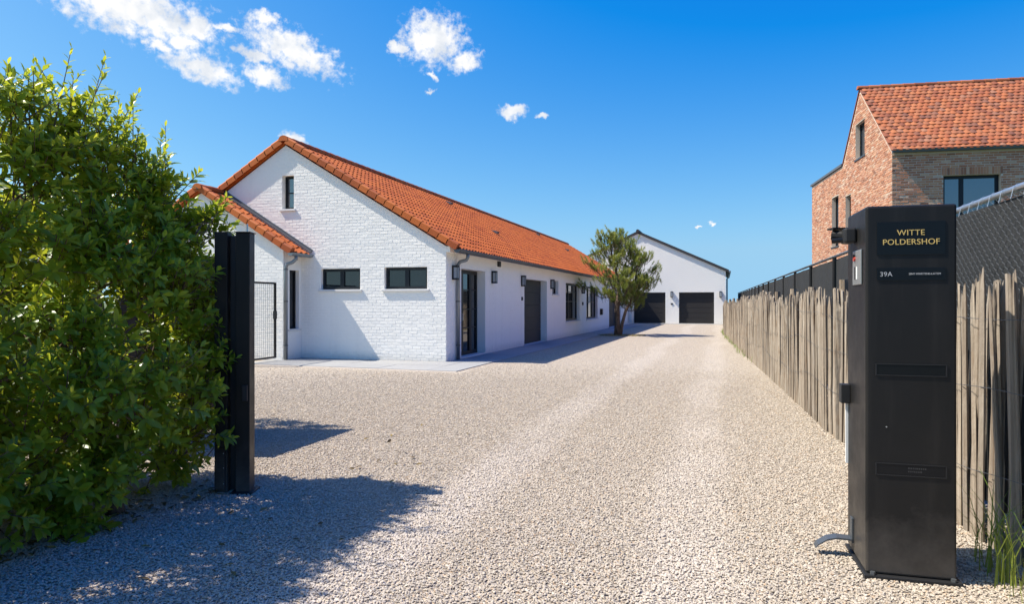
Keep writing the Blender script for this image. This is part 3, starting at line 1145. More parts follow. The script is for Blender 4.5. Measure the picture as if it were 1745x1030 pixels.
    bricks(wf, (WGX, WFY, 0), (1, 0, 0), (0, -1, 0), wl - WGX, 0, 0, wtop, [], 'white_paint', 0, (0, 0, 0), proud=.003, jit=.001, seed=14)
    wh = (14.80 - WFY, 15.2 - WFY, .76, 2.26)
    m = MB()
    wall(m, (WGX, WFY + .252, 0), (0, 1, 0), (1, 0, 0), 0, GY - WFY - .254, -.3, [(0, wz), (2, wz)], [(wh[0] - .252, wh[1] - .252, wh[2], wh[3])], .25)
    wsd = m.build('wing_side_wall', 'white_paint', root)
    bricks(wsd, (WGX, WFY, 0), (0, 1, 0), (1, 0, 0), 0, GY - WFY - .004, 0, lambda z: (0, 1) if z < wz - .05 else None, [wh], 'white_paint', 0, (0, 0, 0), proud=.0025, jit=.0008, seed=15)
    window(wsd, (WGX, WFY, 0), (0, 1, 0), (1, 0, 0), *wh, .10, fw=.05, sill=.03)
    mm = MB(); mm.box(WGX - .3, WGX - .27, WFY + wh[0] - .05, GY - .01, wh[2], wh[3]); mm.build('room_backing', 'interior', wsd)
    ex, ez = WGX + .24, wz - .24 * ws + .05
    m = MB()
    for (p, q) in (((ex, ez), (wrx, wrz + .05)), ((wrx, wrz + .05), (2 * wrx - ex, ez))):
        m.prism([(p[0], WFY - .06, p[1]), (q[0], WFY - .06, q[1]), (q[0], WFY - .06, q[1] + .06), (p[0], WFY - .06, p[1] + .06)], (0, GY - WFY + .06 - .012, 0))
    wr = m.build('wing_roof', 'orange_tile', root)
    aw = math.atan(ws)
    UW = Vector((-math.cos(aw), 0, math.sin(aw))); NW = Vector((math.sin(aw), 0, math.cos(aw)))
    sl = math.hypot(ex - wrx, wrz + .05 - ez)
    nr = 11
    stw = Vector((ex, 0, ez)) + NW * (.055)
    XW = UW.cross(NW)
    stw.y = GY - .055 if XW.y < 0 else WFY + .01
    tile_roof(wr, stw, XW, UW, 3, nr, .225, sl / nr, 'pan', 'orange_tile', 33, 23)
    verge(wr, stw, UW, NW, WFY - .06, nr, sl / nr)
    UL = Vector((math.cos(aw), 0, math.sin(aw))); NL = Vector((-math.sin(aw), 0, math.cos(aw)))
    verge(wr, Vector((2 * wrx - ex, 0, ez)) + NL * .055, UL, NL, WFY - .06, nr, sl / nr)
    for i in range(2):
        mb = MB()
        pts = []
        y0 = WFY - .16 + i * .42
        for (yy, rr) in ((y0, .14), (y0 + .45, .128)):
            for k in range(9):
                a = math.pi * (k / 8 * 1.16 - .08)
                pts.append((wrx + math.cos(a) * rr, yy, wrz + .125 + math.sin(a) * rr * .82))
        mb.add(pts, [(k, k + 1, k + 10, k + 9) for k in range(8)] + [tuple(range(9))])
        mb.build('ridge_tile', 'orange_tile', wr)
    # lead flashing between wing roof and gable
    mb = MB()
    a0 = Vector((ex + .02, GY - .085, ez)) + NW * .105
    a1 = Vector((wrx, GY - .085, wrz + .05)) + NW * .105
    mb.prism([a0, a1, a1 + NW * .02, a0 + NW * .02], (0, .080, 0))
    mb.prism([a0 + Vector((0, .064, .0)), a1 + Vector((0, .064, 0)), a1 + Vector((0, .064, 0)) + NW * .075, a0 + Vector((0, .064, 0)) + NW * .075], (0, .015, 0))
    mb.build('lead_flashing', 'lead', wr)
    gutter(root, ex + .055, ez + .02, WFY - .14, GY - .012)
    downpipe(root, [(ex + .055, WFY + .10, ez - .03), (ex + .055, WFY + .10, ez - .12), (ex - .02, WFY + .06, ez - .2), (WGX + .1, WFY + .02, ez - .24), (WGX + .055, WFY + .02, ez - .32), (WGX + .055, WFY + .02, 0)])
    # small bits on the long wall
    mb = MB(); mb.box(WX + .003, WX + .05, 19.2, 19.42, 2.5, 2.66); mb.build('wall_vent', 'black_rough', lw)
    mb = MB(); mb.box(WX + .003, WX + .03, 21.72, 21.84, 1.5, 1.62); mb.build('door_bell', 'black_rough', lw)
    mb = MB(); mb.box(WX + .003, WX + .04, 31.9, 32.1, 1.3, 1.45); mb.build('socket_box', 'black_rough', lw)
    mb = MB(); mb.box(WX + .003, WX + .12, 36.8, 37.15, .75, 1.08); mb.build('letter_box', 'dark_frame', lw, bevel=.02)
    return root


build_white_house()


# ------------------------------------------------------------------ wall lamps
def wall_lamp(base, S, Nn, label, h=.36, w=.13, d=.15):
    """box lantern: base = point on the wall at its foot, S along the wall, Nn outward"""
    t = thing('wall_lamp', base, label, 'wall lamp', 'black box lanterns on the white walls')
    B, S, Nn, Z = Vector(base), Vector(S), Vector(Nn), Vector((0, 0, 1))
    def bx(a, b, n0, n1, z0, z1, nm, mat, mb=None):
        m = mb or MB()
        m.obox(B + S * (a + b) / 2 + Nn * (n0 + n1) / 2 + Z * (z0 + z1) / 2, S * ((b - a) / 2), Nn * ((n1 - n0) / 2), Z * ((z1 - z0) / 2))
        return m.build(nm, mat, t) if mb is None else m
    bx(-w / 2, w / 2, .004, .03, 0, h, 'back_plate', 'black_rough')
    bx(-w / 2, w / 2, .031, d, h - .05, h, 'cap', 'black_rough')
    bx(-w / 2, w / 2, .031, d, 0, .04, 'base', 'black_rough')
    m = MB()
    for sx in (-1, 1):
        for n0 in (.032, d - .016):
            bx(sx * w / 2 - .008 - sx * .008, sx * w / 2 + .008 - sx * .008, n0, n0 + .015, .041, h - .051, '', '', m)
    m.build('cage', 'black_rough', t)
    bx(-w / 2 + .01, w / 2 - .01, .036, d - .010, .042, h - .052, 'glass', 'lamp_glass')
    return t


for (yy, z, lab) in ((15.72, 2.00, 'black box lantern nearest the gable corner, left of the entrance door'),
                     (18.72, 1.99, 'black box lantern right of the glazed entrance door'),
                     (21.74, 1.97, 'black box lantern just left of the single side garage door'),
                     (25.75, 1.96, 'black box lantern beside the small square window'),
                     (31.85, 1.85, 'black box lantern between the two tall windows')):
    wall_lamp((WX, yy, z), (0, 1, 0), (1, 0, 0), lab)
wall_lamp((-3.63, 51.4, 1.80), (-1, 0, 0), (0, -1, 0), 'black box lantern between the two far garage doors', h=.42, w=.17)
wall_lamp((-.20, 51.4, 1.80), (-1, 0, 0), (0, -1, 0), 'black box lantern right of the far right garage door', h=.42, w=.17)


# ------------------------------------------------------------------ garage building at the end
def build_garages():
    gy = 51.4
    x0, x1, rx = -12.36, .16, -6.1
    ez, rz = 3.66, 6.55
    root = thing('garage_building', (rx, gy, gz(gy)), 'white gabled garage block with two dark doors at the end of the drive', 'garage')
    h = [(x1 + .65, x1 + 3.12, -.14, 2.16), (x1 + 4.09, x1 + 6.40, -.14, 2.16)]
    m = MB()
    wall(m, (x1, gy, 0), (-1, 0, 0), (0, -1, 0), 0, x1 - x0, -.5, [(0, ez), (x1 - rx, rz), (x1 - x0, ez)], h, .3)
    m.box(x1 - .3, x1, gy + .31, gy + 12, -.5, ez)
    m.box(x0, x0 + .3, gy + .31, gy + 12, -.5, ez)
    wl = m.build('front_wall', 'white_brick_far', root)
    for (a, b, c, d) in h:
        mm = MB(); mm.box(x1 - b + .003, x1 - a - .003, gy + .17, gy + .2, c, d - .003)
        o = mm.build('garage_door', 'black_rough', wl)
        n = 6
        for i in range(n):
            ph = (d - c) / n
            mm = MB(); mm.box(x1 - b + .02, x1 - a - .02, gy + .15, gy + .168, c + i * ph + .01, c + (i + 1) * ph - .01)
            mm.build('door_panel', 'anthracite', o, bevel=.006)
    m = MB()
    for (p, q) in (((x1 + .22, ez - .10), (rx, rz)), ((rx, rz), (x0 - .22, ez - .10))):
        m.prism([(p[0], gy - .12, p[1] + .02), (q[0], gy - .12, q[1] + .02), (q[0], gy - .12, q[1] + .20), (p[0], gy - .12, p[1] + .20)], (0, 12.3, 0))
    rf = m.build('roof', 'dark_roof', root)
    for i in range(12):
        mm = MB(); mm.tube([(rx, gy - .16 + i, rz + .19), (rx, gy + .86 + i, rz + .2)], .13, 8); mm.build('ridge_tile', 'dark_roof', rf)
    mm = MB(); mm.tube([(x1 + .28, gy - .15, ez - .04), (x1 + .28, gy + 12.1, ez - .04)], .075, 10); mm.build('gutter', 'zinc', root)
    mm = MB(); mm.tube([(x1 + .28, gy + .25, ez - .1), (x1 + .2, gy + .25, ez - .4), (x1 + .08, gy + .25, ez - .55), (x1 + .08, gy + .25, -.15)], .055, 10)
    mm.build('downpipe', 'zinc', root)
    mm = MB(); mm.box(-3.70, -3.55, gy - .03, gy - .003, 1.26, 1.36); mm.build('house_number', 'dark_frame', wl)


build_garages()


# ------------------------------------------------------------------ brick house on the right
def build_brick_house():
    # local frame: +y away along its gable wall, +x along its front
    rot = R(17.22 - 10.69)
    c, s = math.cos(R(10.69)), math.sin(R(10.69))
    # local origin (front corner) from camera-yaw frame: X'=6.87, Y'=20.63
    fx, fy = 6.87, 20.63
    ox, oy = fx * math.cos(rot) - fy * math.sin(rot), fx * math.sin(rot) + fy * math.cos(rot)
    root = thing('brick_house', (ox, oy, 0), 'red brick house with a mottled orange tile roof behind the dark fence', 'house', rotz=rot)
    DX = 8.5
    EZ, RY, RZ_, BY, BZ, FY = 5.65, 2.81, 8.17, 4.67, 6.15, 9.0
    # gable side wall, S along +y, outward -x
    def loc(Y): return Y - fy
    gh = [(loc(22.97), loc(23.9), 6.07, 7.2), (loc(25.85), loc(26.7), 3.45, 5.24), (loc(24.4), loc(25.0), 3.6, 5.05)]
    m = MB()
    wall(m, (0, 0, 0), (0, 1, 0), (-1, 0, 0), 0, FY, -.5, [(0, EZ), (RY, RZ_), (BY, BZ), (FY, BZ)], gh, .35)
    gw = m.build('gable_wall', 'mortar', root)
    def gtop(z):
        if z <= EZ: return (0, FY)
        if z <= BZ: return ((z - EZ) / (RZ_ - EZ) * RY, FY)
        a = (z - EZ) / (RZ_ - EZ) * RY
        b = RY + (RZ_ - z) / (RZ_ - BZ) * (BY - RY)
        return (a, b) if b - a > .1 else None
    # right handed S for outward -x is -y
    def gtopn(z):
        t = gtop(z)
        return None if t is None else (-t[1], -t[0])
    bricks(gw, (0, 0, 0), (0, -1, 0), (-1, 0, 0), -FY, 0, 2.2, gtopn, [(-b, -a, c_, d) for a, b, c_, d in gh], 'mixed_brick', 0, (0, 0, 5), bl=.2, bh=.055, j=.012, proud=.007, jit=.003, seed=31)
    for (a, b, c_, d) in gh:
        window(gw, (0, 0, 0), (0, 1, 0), (-1, 0, 0), a, b, c_, d, .13, fw=.06, sill=.03, sillmat='zinc_dark', gmat='sky_glass')
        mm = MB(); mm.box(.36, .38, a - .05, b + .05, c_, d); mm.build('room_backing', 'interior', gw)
    # front wall, S along +x, outward -y
    fh = [(1.30, 2.72, 3.72, 4.93)]
    m = MB()
    wall(m, (.352, 0, 0), (1, 0, 0), (0, -1, 0), 0, DX - .352, -.5, [(0, EZ), (DX, EZ)], [(fh[0][0] - .352, fh[0][1] - .352, fh[0][2], fh[0][3])], .35)
    fw = m.build('front_wall', 'mortar', root)
    lint = [(1.25, 2.77, 4.93, 5.15)]
    bricks(fw, (0, 0, 0), (1, 0, 0), (0, -1, 0), 0, DX, 2.2, lambda z: (0, DX) if z < EZ - .03 else None, fh, 'mixed_brick', 300, (1.2, 0, 5.6), bl=.2, bh=.055, j=.012, proud=.007, jit=.003, seed=32, lintel=lint)
    x = 1.26
    while x < 2.74:
        mm = MB(); mm.box(x, x + .058, -.008, .004, 4.94, 5.14); mm.build('soldier_brick', 'mixed_brick', fw)
        x += .069
    a, b, c_, d = fh[0]
    window(fw, (0, 0, 0), (1, 0, 0), (0, -1, 0), a, b, c_, d, .12, fw=.08, mull=[(a + .50, .10)], sill=.04, sillmat='zinc_dark', gmat='sky_glass', fmat='frame_blue')
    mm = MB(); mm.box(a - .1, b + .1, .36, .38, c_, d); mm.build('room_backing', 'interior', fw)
    # rear block
    m = MB()
    m.box(.36, DX, FY - .3, FY, -.5, BZ); m.box(DX - .3, DX, .36, FY - .31, -.5, EZ)
    m.build('rear_wall', 'mortar', root)
    # roofs
    m = MB()
    m.prism([(-.03, -.05, EZ + .0), (-.03, RY, RZ_ + .06), (-.03, RY, RZ_ + .12), (-.03, -.05, EZ + .06)], (DX + .1, 0, 0))
    m.prism([(-.03, RY, RZ_ + .06), (-.03, BY, BZ + .04), (-.03, BY, BZ + .10), (-.03, RY, RZ_ + .12)], (DX + .1, 0, 0))
    rf = m.build('roof', 'mixed_tile', root)
    sl = math.hypot(RY + .05, RZ_ + .06 - EZ)
    U = Vector((0, RY + .05, RZ_ + .06 - EZ)).normalized()
    X = Vector((1, 0, 0))
    n = 20
    Nn = X.cross(U)
    st = Vector((-.06, -.05, EZ + .05)) + Nn * .012 - U * .06
    rf['_w'] = False
    tile_roof(rf, st, X, U, int(DX / .16), n, .16, sl / n * 1.0, 'scallop', 'mixed_tile', 300, 33, jit=.005)
    del rf['_w']
    for i in range(int(DX / .33)):
        mm = MB(); x0 = -.08 + i * .33
        pts = []
        for (xx, rr) in ((x0, .115), (x0 + .35, .10)):
            for k in range(7):
                a = math.pi * (k / 6 * 1.1 - .05)
                pts.append((xx, RY + math.cos(a) * rr, RZ_ + .09 + math.sin(a) * rr * .8))
        mm.add(pts, [(k, k + 1, k + 8, k + 7) for k in range(6)] + [tuple(range(7))])
        mm.build('ridge_tile', 'mixed_tile', rf)
    m = MB(); m.prism([(-.02, -.05, EZ - .06), (-.02, -.14, EZ - .06), (-.02, -.16, EZ + .03), (-.02, -.05, EZ + .03)], (DX, 0, 0))
    m.build('gutter', 'zinc_dark', root)
    m = MB(); m.box(-.06, DX, BY + .04, FY + .06, BZ + .01, BZ + .09); m.build('flat_roof', 'lead', root)
    m = MB(); m.box(-.05, -.012, loc(25.9) - .4, loc(25.9) - .3, 5.75, 5.9)


build_brick_house()

# ------------------------------------------------------------------ paling fence along the drive
PATH = [(1.84, 2.5), (1.64, 3.96), (1.50, 4.8), (1.12, 8.3), (.86, 14), (.61, 19.4), (.34, 26), (.11, 32), (.02, 35), (.10, 39), (.25, 46), (.36, 51)]


def path_pt(s):
    for (a, b) in zip(PATH, PATH[1:]):
        L = math.hypot(b[0] - a[0], b[1] - a[1])
        if s <= L:
            t = s / L
            return Vector((a[0] + (b[0] - a[0]) * t, a[1] + (b[1] - a[1]) * t, 0)), Vector((b[0] - a[0], b[1] - a[1], 0)).normalized()
        s -= L
    return None, None


def build_paling_fence():
    r = random.Random(17)
    p0, _ = path_pt(0)
    root = thing('paling_fence', (p0.x, p0.y, 0), 'weathered split chestnut paling fence along the right side of the drive', 'fence')
    variants = []
    for k in range(14):
        n = 7
        w, d = r.uniform(.030, .046), r.uniform(.016, .028)
        zs = [0, .25, .5, .75, .93, 1.0]
        off = [(0, 0)]
        for _ in zs[1:]:
            off.append((off[-1][0] + r.uniform(-.008, .008), off[-1][1] + r.uniform(-.006, .006)))
        rad = [[r.uniform(.6, 1.3) for _ in range(n)]]
        for _ in zs[1:]:
            rad.append([q * r.uniform(.80, 1.15) for q in rad[0]])
        point = r.random() < .6
        vs, fs = [], []
        for i, z in enumerate(zs):
            sc_ = 1.0 if i < 4 else (.92 if i == 4 else (.30 if point else .85))
            for j in range(n):
                a = 2 * math.pi * j / n
                vs.append((off[i][0] + math.cos(a) * w * rad[i][j] * sc_, off[i][1] + math.sin(a) * d * rad[i][j] * sc_, z + (0 if i < 5 else r.uniform(-.012, .01))))
        for i in range(len(zs) - 1):
            for j in range(n):
                a, b = i * n + j, i * n + (j + 1) % n
                fs.append((a, b, b + n, a + n))
        fs.append(tuple((len(zs) - 1) * n + j for j in range(n)))
        mb = MB(); mb.add(vs, fs)
        variants.append((mb, mb.mesh('paling', 'paling_wood'), w))
    s, cnt = 0.05, 0
    rest = MB()
    hts = 1.58
    while True:
        p, d = path_pt(s)
        if p is None: break
        mb, me, w = variants[r.randrange(14)]
        near = p.y < 6
        wob = .05 * math.sin(s * 1.1) + .05 * math.sin(s * .43 + 1)
        H = (1.57 + wob if p.y < 12 else 1.60 + wob - (p.y - 12) * .007) + r.uniform(-.09, .06)
        if p.y < 6: H -= .05
        nrm = Vector((d.y, -d.x, 0))
        loc = p + nrm * r.uniform(-.018, .018) + Vector((0, 0, gz(p.y) - .05))
        sx = r.uniform(.58, 1.02) * (.80 if near else 1.0)
        M = Matrix.Translation(loc) @ Matrix((d, nrm, Vector((0, 0, 1)))).transposed().to_4x4() @ \
            Euler((r.uniform(-.02, .02), r.uniform(-.035, .035) * (1.6 if near else 1), 0)).to_matrix().to_4x4() @ \
            Matrix.Rotation(r.choice((0, math.pi)) + r.uniform(-.3, .3), 4, 'Z') @ Matrix.Diagonal((sx, sx, H + .05, 1))
        if cnt < 300:
            o = bpy.data.objects.new('paling', me)
            o.matrix_basis = M
            o.parent = root
            COL.objects.link(o)
            o.matrix_basis = Matrix.Translation(-ROOT[root.name]) @ M
            cnt += 1
        else:
            rest.add([M @ Vector(v) for v in mb.v], mb.f)
        s += (w * 2 * sx) * r.uniform(.72, 1.0) * (.78 if near else 1.0) + (.003 if r.random() < .93 else .022)
    rest.build('palings', 'paling_wood', root, kind='stuff')
    # wires on both sides
    for (z, ph) in ((1.33, 0), (.92, 1.3), (.48, 2.2)):
        for side in (-1, 1):
            pts = []
            s = 0
            while True:
                p, d = path_pt(s)
                if p is None or p.y > 36: break
                nrm = Vector((d.y, -d.x, 0))
                zz = z + .05 * math.sin(s * .9 + ph) + .03 * math.sin(s * 2.3 + ph * 2) - max(0, p.y - 12) * .005
                pts.append(p + nrm * side * (.036 + .008 * math.sin(s * 40)) + Vector((0, 0, zz + gz(p.y))))
                s += .12
            mb = MB(); mb.tube(pts, .0019, 5)
            mb.build('wire', 'zinc_dark', root)
    # round posts behind
    for sy in [1.9, 3.7, 5.6, 7.5, 9.2, 11.2, 13, 15, 17.5, 20, 22.5, 25, 28]:
        p, d = path_pt(sy)
        nrm = Vector((d.y, -d.x, 0))
        q = p + nrm * .09
        mb = MB()
        h = 1.66 + r.uniform(-.03, .04) - max(0, p.y - 12) * .006
        mb.tube([(q.x, q.y, -.1), (q.x + r.uniform(-.01, .01), q.y, h * .5), (q.x, q.y, h)], [.05, .048, .046], 8)
        mb.build('fence_post', 'paling_wood', root)


build_paling_fence()


# ------------------------------------------------------------------ dark screened wire fence behind it
def build_screen_fence():
    A, B = Vector((1.80, 2.0, 0)), Vector((1.12, 58.0, 0))
    d = (B - A).normalized()
    nrm = Vector((-d.y, d.x, 0))        # towards the drive (-x)
    H = 2.17
    root = thing('screen_fence', A, 'tall black screened wire fence with galvanised top rail behind the wooden palings', 'fence')
    L = (B - A).length
    n = int(L / 2.75)
    for i in range(n + 1):
        p = A + d * (i * 2.75 + 1.6)
        if (p - A).length > L: break
        zb = gz(p.y)
        mb = MB(); mb.tube([p + Vector((0, 0, -.2)), p + Vector((0, 0, H + .0))], .032, 10)
        mb.build('fence_post', 'dark_frame', root)
        q = p + d * 2.75
        mb = MB()
        a, b = p + d * .04, q - d * .04
        ns = 10
        poly = []
        V = []
        for k in range(ns + 1):
            t = k / ns
            c = a.lerp(b, t) + nrm * (.012 * math.sin(t * 9 + i) - .01)
            for (zz, nn) in ((.05, 0), (H - .05, 0), (H - .05, -.006), (.05, -.006)):
                V.append(c + nrm * nn + Vector((0, 0, zz)))
        F = []
        for k in range(ns):
            for e in range(4):
                F.append((k * 4 + e, k * 4 + (e + 1) % 4, (k + 1) * 4 + (e + 1) % 4, (k + 1) * 4 + e))
        F += [(0, 1, 2, 3), (ns * 4 + 3, ns * 4 + 2, ns * 4 + 1, ns * 4)]
        mb.add(V, F)
        mb.build('screen_panel', 'screen_cloth', root)
        mb = MB(); mb.tube([p + Vector((0, 0, H)), q + Vector((0, 0, H - .004))], .021, 12)
        mb.build('top_rail', 'galvanised' if i < 2 else 'zinc_dark', root, smooth=True)
    # chain-link wires over the near panels
    mb = MB()
    cell = .046
    s = 1.2
    k = 0
    while s < 8.0:
        p = A + d * s + nrm * .024
        pts = []
        z = 1.30 if s < 5 else 1.5
        zi = 0
        while z < H - .01:
            side = 1 if (zi + k) % 2 else -1
            pts.append(p + d * (side * cell * .5) + nrm * (.002 * side) + Vector((0, 0, z)))
            pts.append(p + d * (side * cell * .5) + nrm * (.002 * side) + Vector((0, 0, z + cell * .22)))
            z += cell * .75
            zi += 1
        mb.tube(pts, .0013, 4, cap=False)
        s += cell
        k += 1
    o = mb.build('wire_mesh', 'zinc_dark', root, kind='stuff')
    # ties round the rail
    for k in range(26):
        p = A + d * (1.3 + k * .19) + Vector((0, 0, H - .002))
        ring = [p + nrm * (math.cos(a) * .025) + Vector((0, 0, math.sin(a) * .025)) + d * (a * .002) for a in [j * math.pi / 5 for j in range(11)]]
        ring.append(ring[0] + Vector((0, 0, -.07)) + nrm * .02)
        mb = MB(); mb.tube(ring, .002, 4); mb.build('wire_tie', 'galvanised', root)


build_screen_fence()


# ------------------------------------------------------------------ entrance pillar
def text_mesh(s, size, mat, parent, loc, rot, name, ext=.0012, align='CENTER', space=1.0):
    cu = bpy.data.curves.new('lettering', 'FONT')
    cu.body = s
    cu.size = size
    cu.extrude = ext
    cu.align_x = align
    cu.space_character = space
    tmp = bpy.data.objects.new('lettering_tmp', cu)
    COL.objects.link(tmp)
    dg = bpy.context.evaluated_depsgraph_get()
    me = bpy.data.meshes.new_from_object(tmp.evaluated_get(dg))
    bpy.data.objects.remove(tmp)
    bpy.data.curves.remove(cu)
    me.materials.clear()
    me.materials.append(MATS[mat])
    o = bpy.data.objects.new(name, me)
    o.location = loc
    o.rotation_euler = rot
    link(o, parent)
    return o


def build_pillar():
    W, D, H = .425, .45, 1.955
    rot = R(2.0)
    root = thing('gate_pillar', (.717, 3.992, 0), 'black steel entrance pillar with gold lettering at the right of the drive', 'pillar', rotz=rot)
    mb = MB(); mb.box(0, W, 0, D, .02, H)
    body = mb.build('body', 'black_steel', root, bevel=.012)
    mb = MB(); mb.box(-.012, W + .02, -.028, D + .01, -.01, .018); mb.build('base_plate', 'black_rough', root, bevel=.003)
    for (x, y) in ((.03, -.014), (W - .02, -.014)):
        mb = MB(); mb.tube([(x, y, .019), (x, y, .034)], .013, 6); mb.build('anchor_bolt', 'zinc_dark', root)
    def plate(x0, x1, z0, z1, nm, mat='black_gloss', proud=.0035):
        mb = MB(); mb.box(x0, x1, -proud, -.0005, z0, z1)
        return mb.build(nm, mat, root, bevel=.001)
    x0, x1 = .052, .372
    p = plate(x0, x1, 1.695, 1.868, 'name_plaque')
    cx = (x0 + x1) / 2
    F = (R(90), 0, 0)
    text_mesh('WITTE', .0415, 'gold', p, (cx, -.0048, 1.797), F, 'lettering', space=1.06)
    text_mesh('POLDERSHOF', .0415, 'gold', p, (cx, -.0048, 1.749), F, 'lettering', space=1.06)
    p = plate(x0, x1, 1.562, 1.628, 'number_plaque')
    text_mesh('39A', .034, 'grey_print', p, (x0 + .014, -.0048, 1.584), F, 'lettering', align='LEFT', space=1.08)
    text_mesh('SINT-MARTENS-LATEM', .0145, 'grey_print', p, (x1 - .022, -.0048, 1.591), F, 'lettering', align='RIGHT')
    # letter slots: a frame round a recessed flap
    for (z0, z1, nm) in ((1.068, 1.123, 'letter_flap'), (.545, .602, 'document_flap')):
        f = plate(x0, x1, z0, z1, nm, 'black_gloss', .002)
        m = MB()
        for (a, b, c, d) in ((x0 - .003, x1 + .003, z1, z1 + .004), (x0 - .003, x1 + .003, z0 - .004, z0), (x0 - .006, x0 - .0005, z0 - .004, z1 + .004), (x1 + .0005, x1 + .006, z0 - .004, z1 + .004)):
            m.box(a, b, -.0042, -.0006, c, d)
        m.build('flap_frame', 'black_rough', f)
        if nm == 'document_flap':
            m = MB()
            r = random.Random(2)
            for row, (za, nn) in enumerate(((.580, 9), (.563, 7))):
                xx = .20
                for k in range(nn):
                    w_ = r.uniform(.004, .007)
                    m.box(xx, xx + w_, -.0029, -.0022, za, za + .008)
                    xx += w_ + .004
            m.build('fine_print', 'dim_print', f)
    mb = MB(); mb.tube([(.098, -.004, .795), (.098, .002, .795)], .0035, 6); mb.build('screw', 'galvanised', root)
    # left face: intercom panel
    mb = MB(); mb.box(-.009, -.0005, .075, .275, 1.545, 1.735)
    ic = mb.build('intercom_panel', 'panel_grey', root, bevel=.003)
    mb = MB(); mb.tube([(-.018, .21, 1.69), (-.009, .21, 1.69)], .013, 12); mb.build('button', 'red_button', ic)
    mb = MB(); mb.tube([(-.022, .21, 1.705), (-.009, .21, 1.705)], .009, 12); mb.build('lens', 'black_gloss', ic)
    mb = MB(); mb.box(-.012, -.0092, .155, .175, 1.575, 1.645); mb.build('name_strip', 'white_plastic', ic)
    mb = MB(); mb.box(-.012, -.0092, .195, .215, 1.575, 1.645); mb.build('call_keys', 'dark_frame', ic)
    # gate receiver, white strip and stop foot on the left face
    mb = MB(); mb.box(-.05, -.0005, D - .08, D - .015, .86, .97); mb.build('gate_receiver', 'black_rough', root, bevel=.004)
    mb = MB(); mb.box(-.014, -.0005, D - .02, D - .004, .5, .86); mb.build('light_strip', 'white_plastic', root)
    mb = MB(); mb.box(-.012, -.0005, D - .17, D - .12, .08, .22); a = mb.build('stop_plate', 'zinc_dark', root, bevel=.002)
    mb = MB()
    pts = [(-.0125, .105), (-.09, .108), (-.14, .095), (-.19, .060), (-.20, .045)]
    prof = [(x, D - .185, z) for x, z in pts] + [(x - .003, D - .185, z - .010) for x, z in pts[::-1]]
    mb.prism(prof, (0, .075, 0))
    mb.build('stop_hook', 'zinc_dark', root)
    return root, rot


PIL, PROT = build_pillar()


def build_camera_unit():
    M = Matrix.Translation((.717, 3.992, 0)) @ Matrix.Rotation(PROT, 4, 'Z')
    base = M @ Vector((-.002, .26, 1.78))
    t = thing('security_camera', base, 'small black security camera on the left side of the entrance pillar', 'camera', rotz=PROT)
    mb = MB(); mb.box(-.065, -.001, -.07, .05, .0, .085); mb.build('mount', 'black_rough', t, bevel=.012)
    mb = MB(); mb.tube([(-.05, .03, .045), (-.105, .05, .052)], [.036, .033], 12); h = mb.build('housing', 'black_steel', t, smooth=False)
    mb = MB(); mb.tube([(-.1055, .0502, .0521), (-.110, .0515, .0527)], .024, 12); mb.build('lens', 'black_gloss', h)
    mb = MB(); mb.obox((-.075, .05, .090), (.045, .011, 0), (-.010, .034, 0), (0, 0, .005)); mb.build('sun_visor', 'black_steel', t)
    mb = MB(); mb.tube([(-.06, -.01, .02), (-.115, .01, .018)], .016, 10); mb.build('infrared_lamp', 'black_gloss', t)


build_camera_unit()


# ------------------------------------------------------------------ left gate posts and leaf
def build_gate():
    t = thing('gate_post', (-3.50, 4.38, 0), 'black steel gate post with latch box at the right end of the hedge', 'post')
    ang = R(20)
    Rz = Matrix.Rotation(ang, 4, 'Z')
    def bx(x0, x1, y0, y1, z0, z1, nm, mat='black_steel', par=None, bev=.004):
        mb = MB(); mb.box(x0, x1, y0, y1, z0, z1)
        mb.v = [tuple(Matrix.Translation((-3.50, 4.38, 0)) @ Rz @ Vector(v)) for v in mb.v]
        return mb.build(nm, mat, par or t, bevel=bev)
    p = bx(-.05, .055, -.05, .07, .0, 1.975, 'post')
    bx(-.055, .062, -.057, .078, 1.976, 1.985, 'post_cap')
    bx(-.115, -.052, .02, .06, .01, 1.96, 'channel', 'black_rough')
    bx(-.215, -.118, -.03, .07, .0, 1.985, 'guide_post')
    bx(-.200, -.130, -.055, -.031, .03, .34, 'cover_plate')
    for z in (.07, .19, .30):
        bx(-.14, -.134, -.058, -.0555, z, z + .006, 'screw', 'galvanised', None, 0)
    bx(.005, .045, -.075, -.051, .70, .82, 'latch_box', 'black_rough')
    bx(-.08, .09, -.09, .10, -.01, .012, 'base_plate', 'black_rough')
    mb = MB(); mb.tube([(-3.49, 4.40, 1.986), (-3.49, 4.40, 2.05)], .006, 8); mb.build('rod', 'galvanised', t)
    # the leaf stands open behind the hedge
    g = thing('driveway_gate', (-5.42, 6.5, 0), 'black steel gate leaf standing open behind the hedge', 'gate')
    x = -5.42
    for (y0, y1) in ((5.02, 5.10), (6.42, 6.5)):
        mb = MB(); mb.box(x - .03, x + .03, y0, y1, .06, 1.95); mb.build('stile', 'black_steel', g)
    for (z0, z1) in ((.06, .14), (1.87, 1.95)):
        mb = MB(); mb.box(x - .03, x + .03, 5.101, 6.419, z0, z1); mb.build('rail', 'black_steel', g)
    y = 5.11
    while y < 6.40:
        mb = MB(); mb.box(x - .012, x + .012, y, min(y + .10, 6.418), .141, 1.869); mb.build('board', 'black_steel', g)
        y += .104


build_gate()


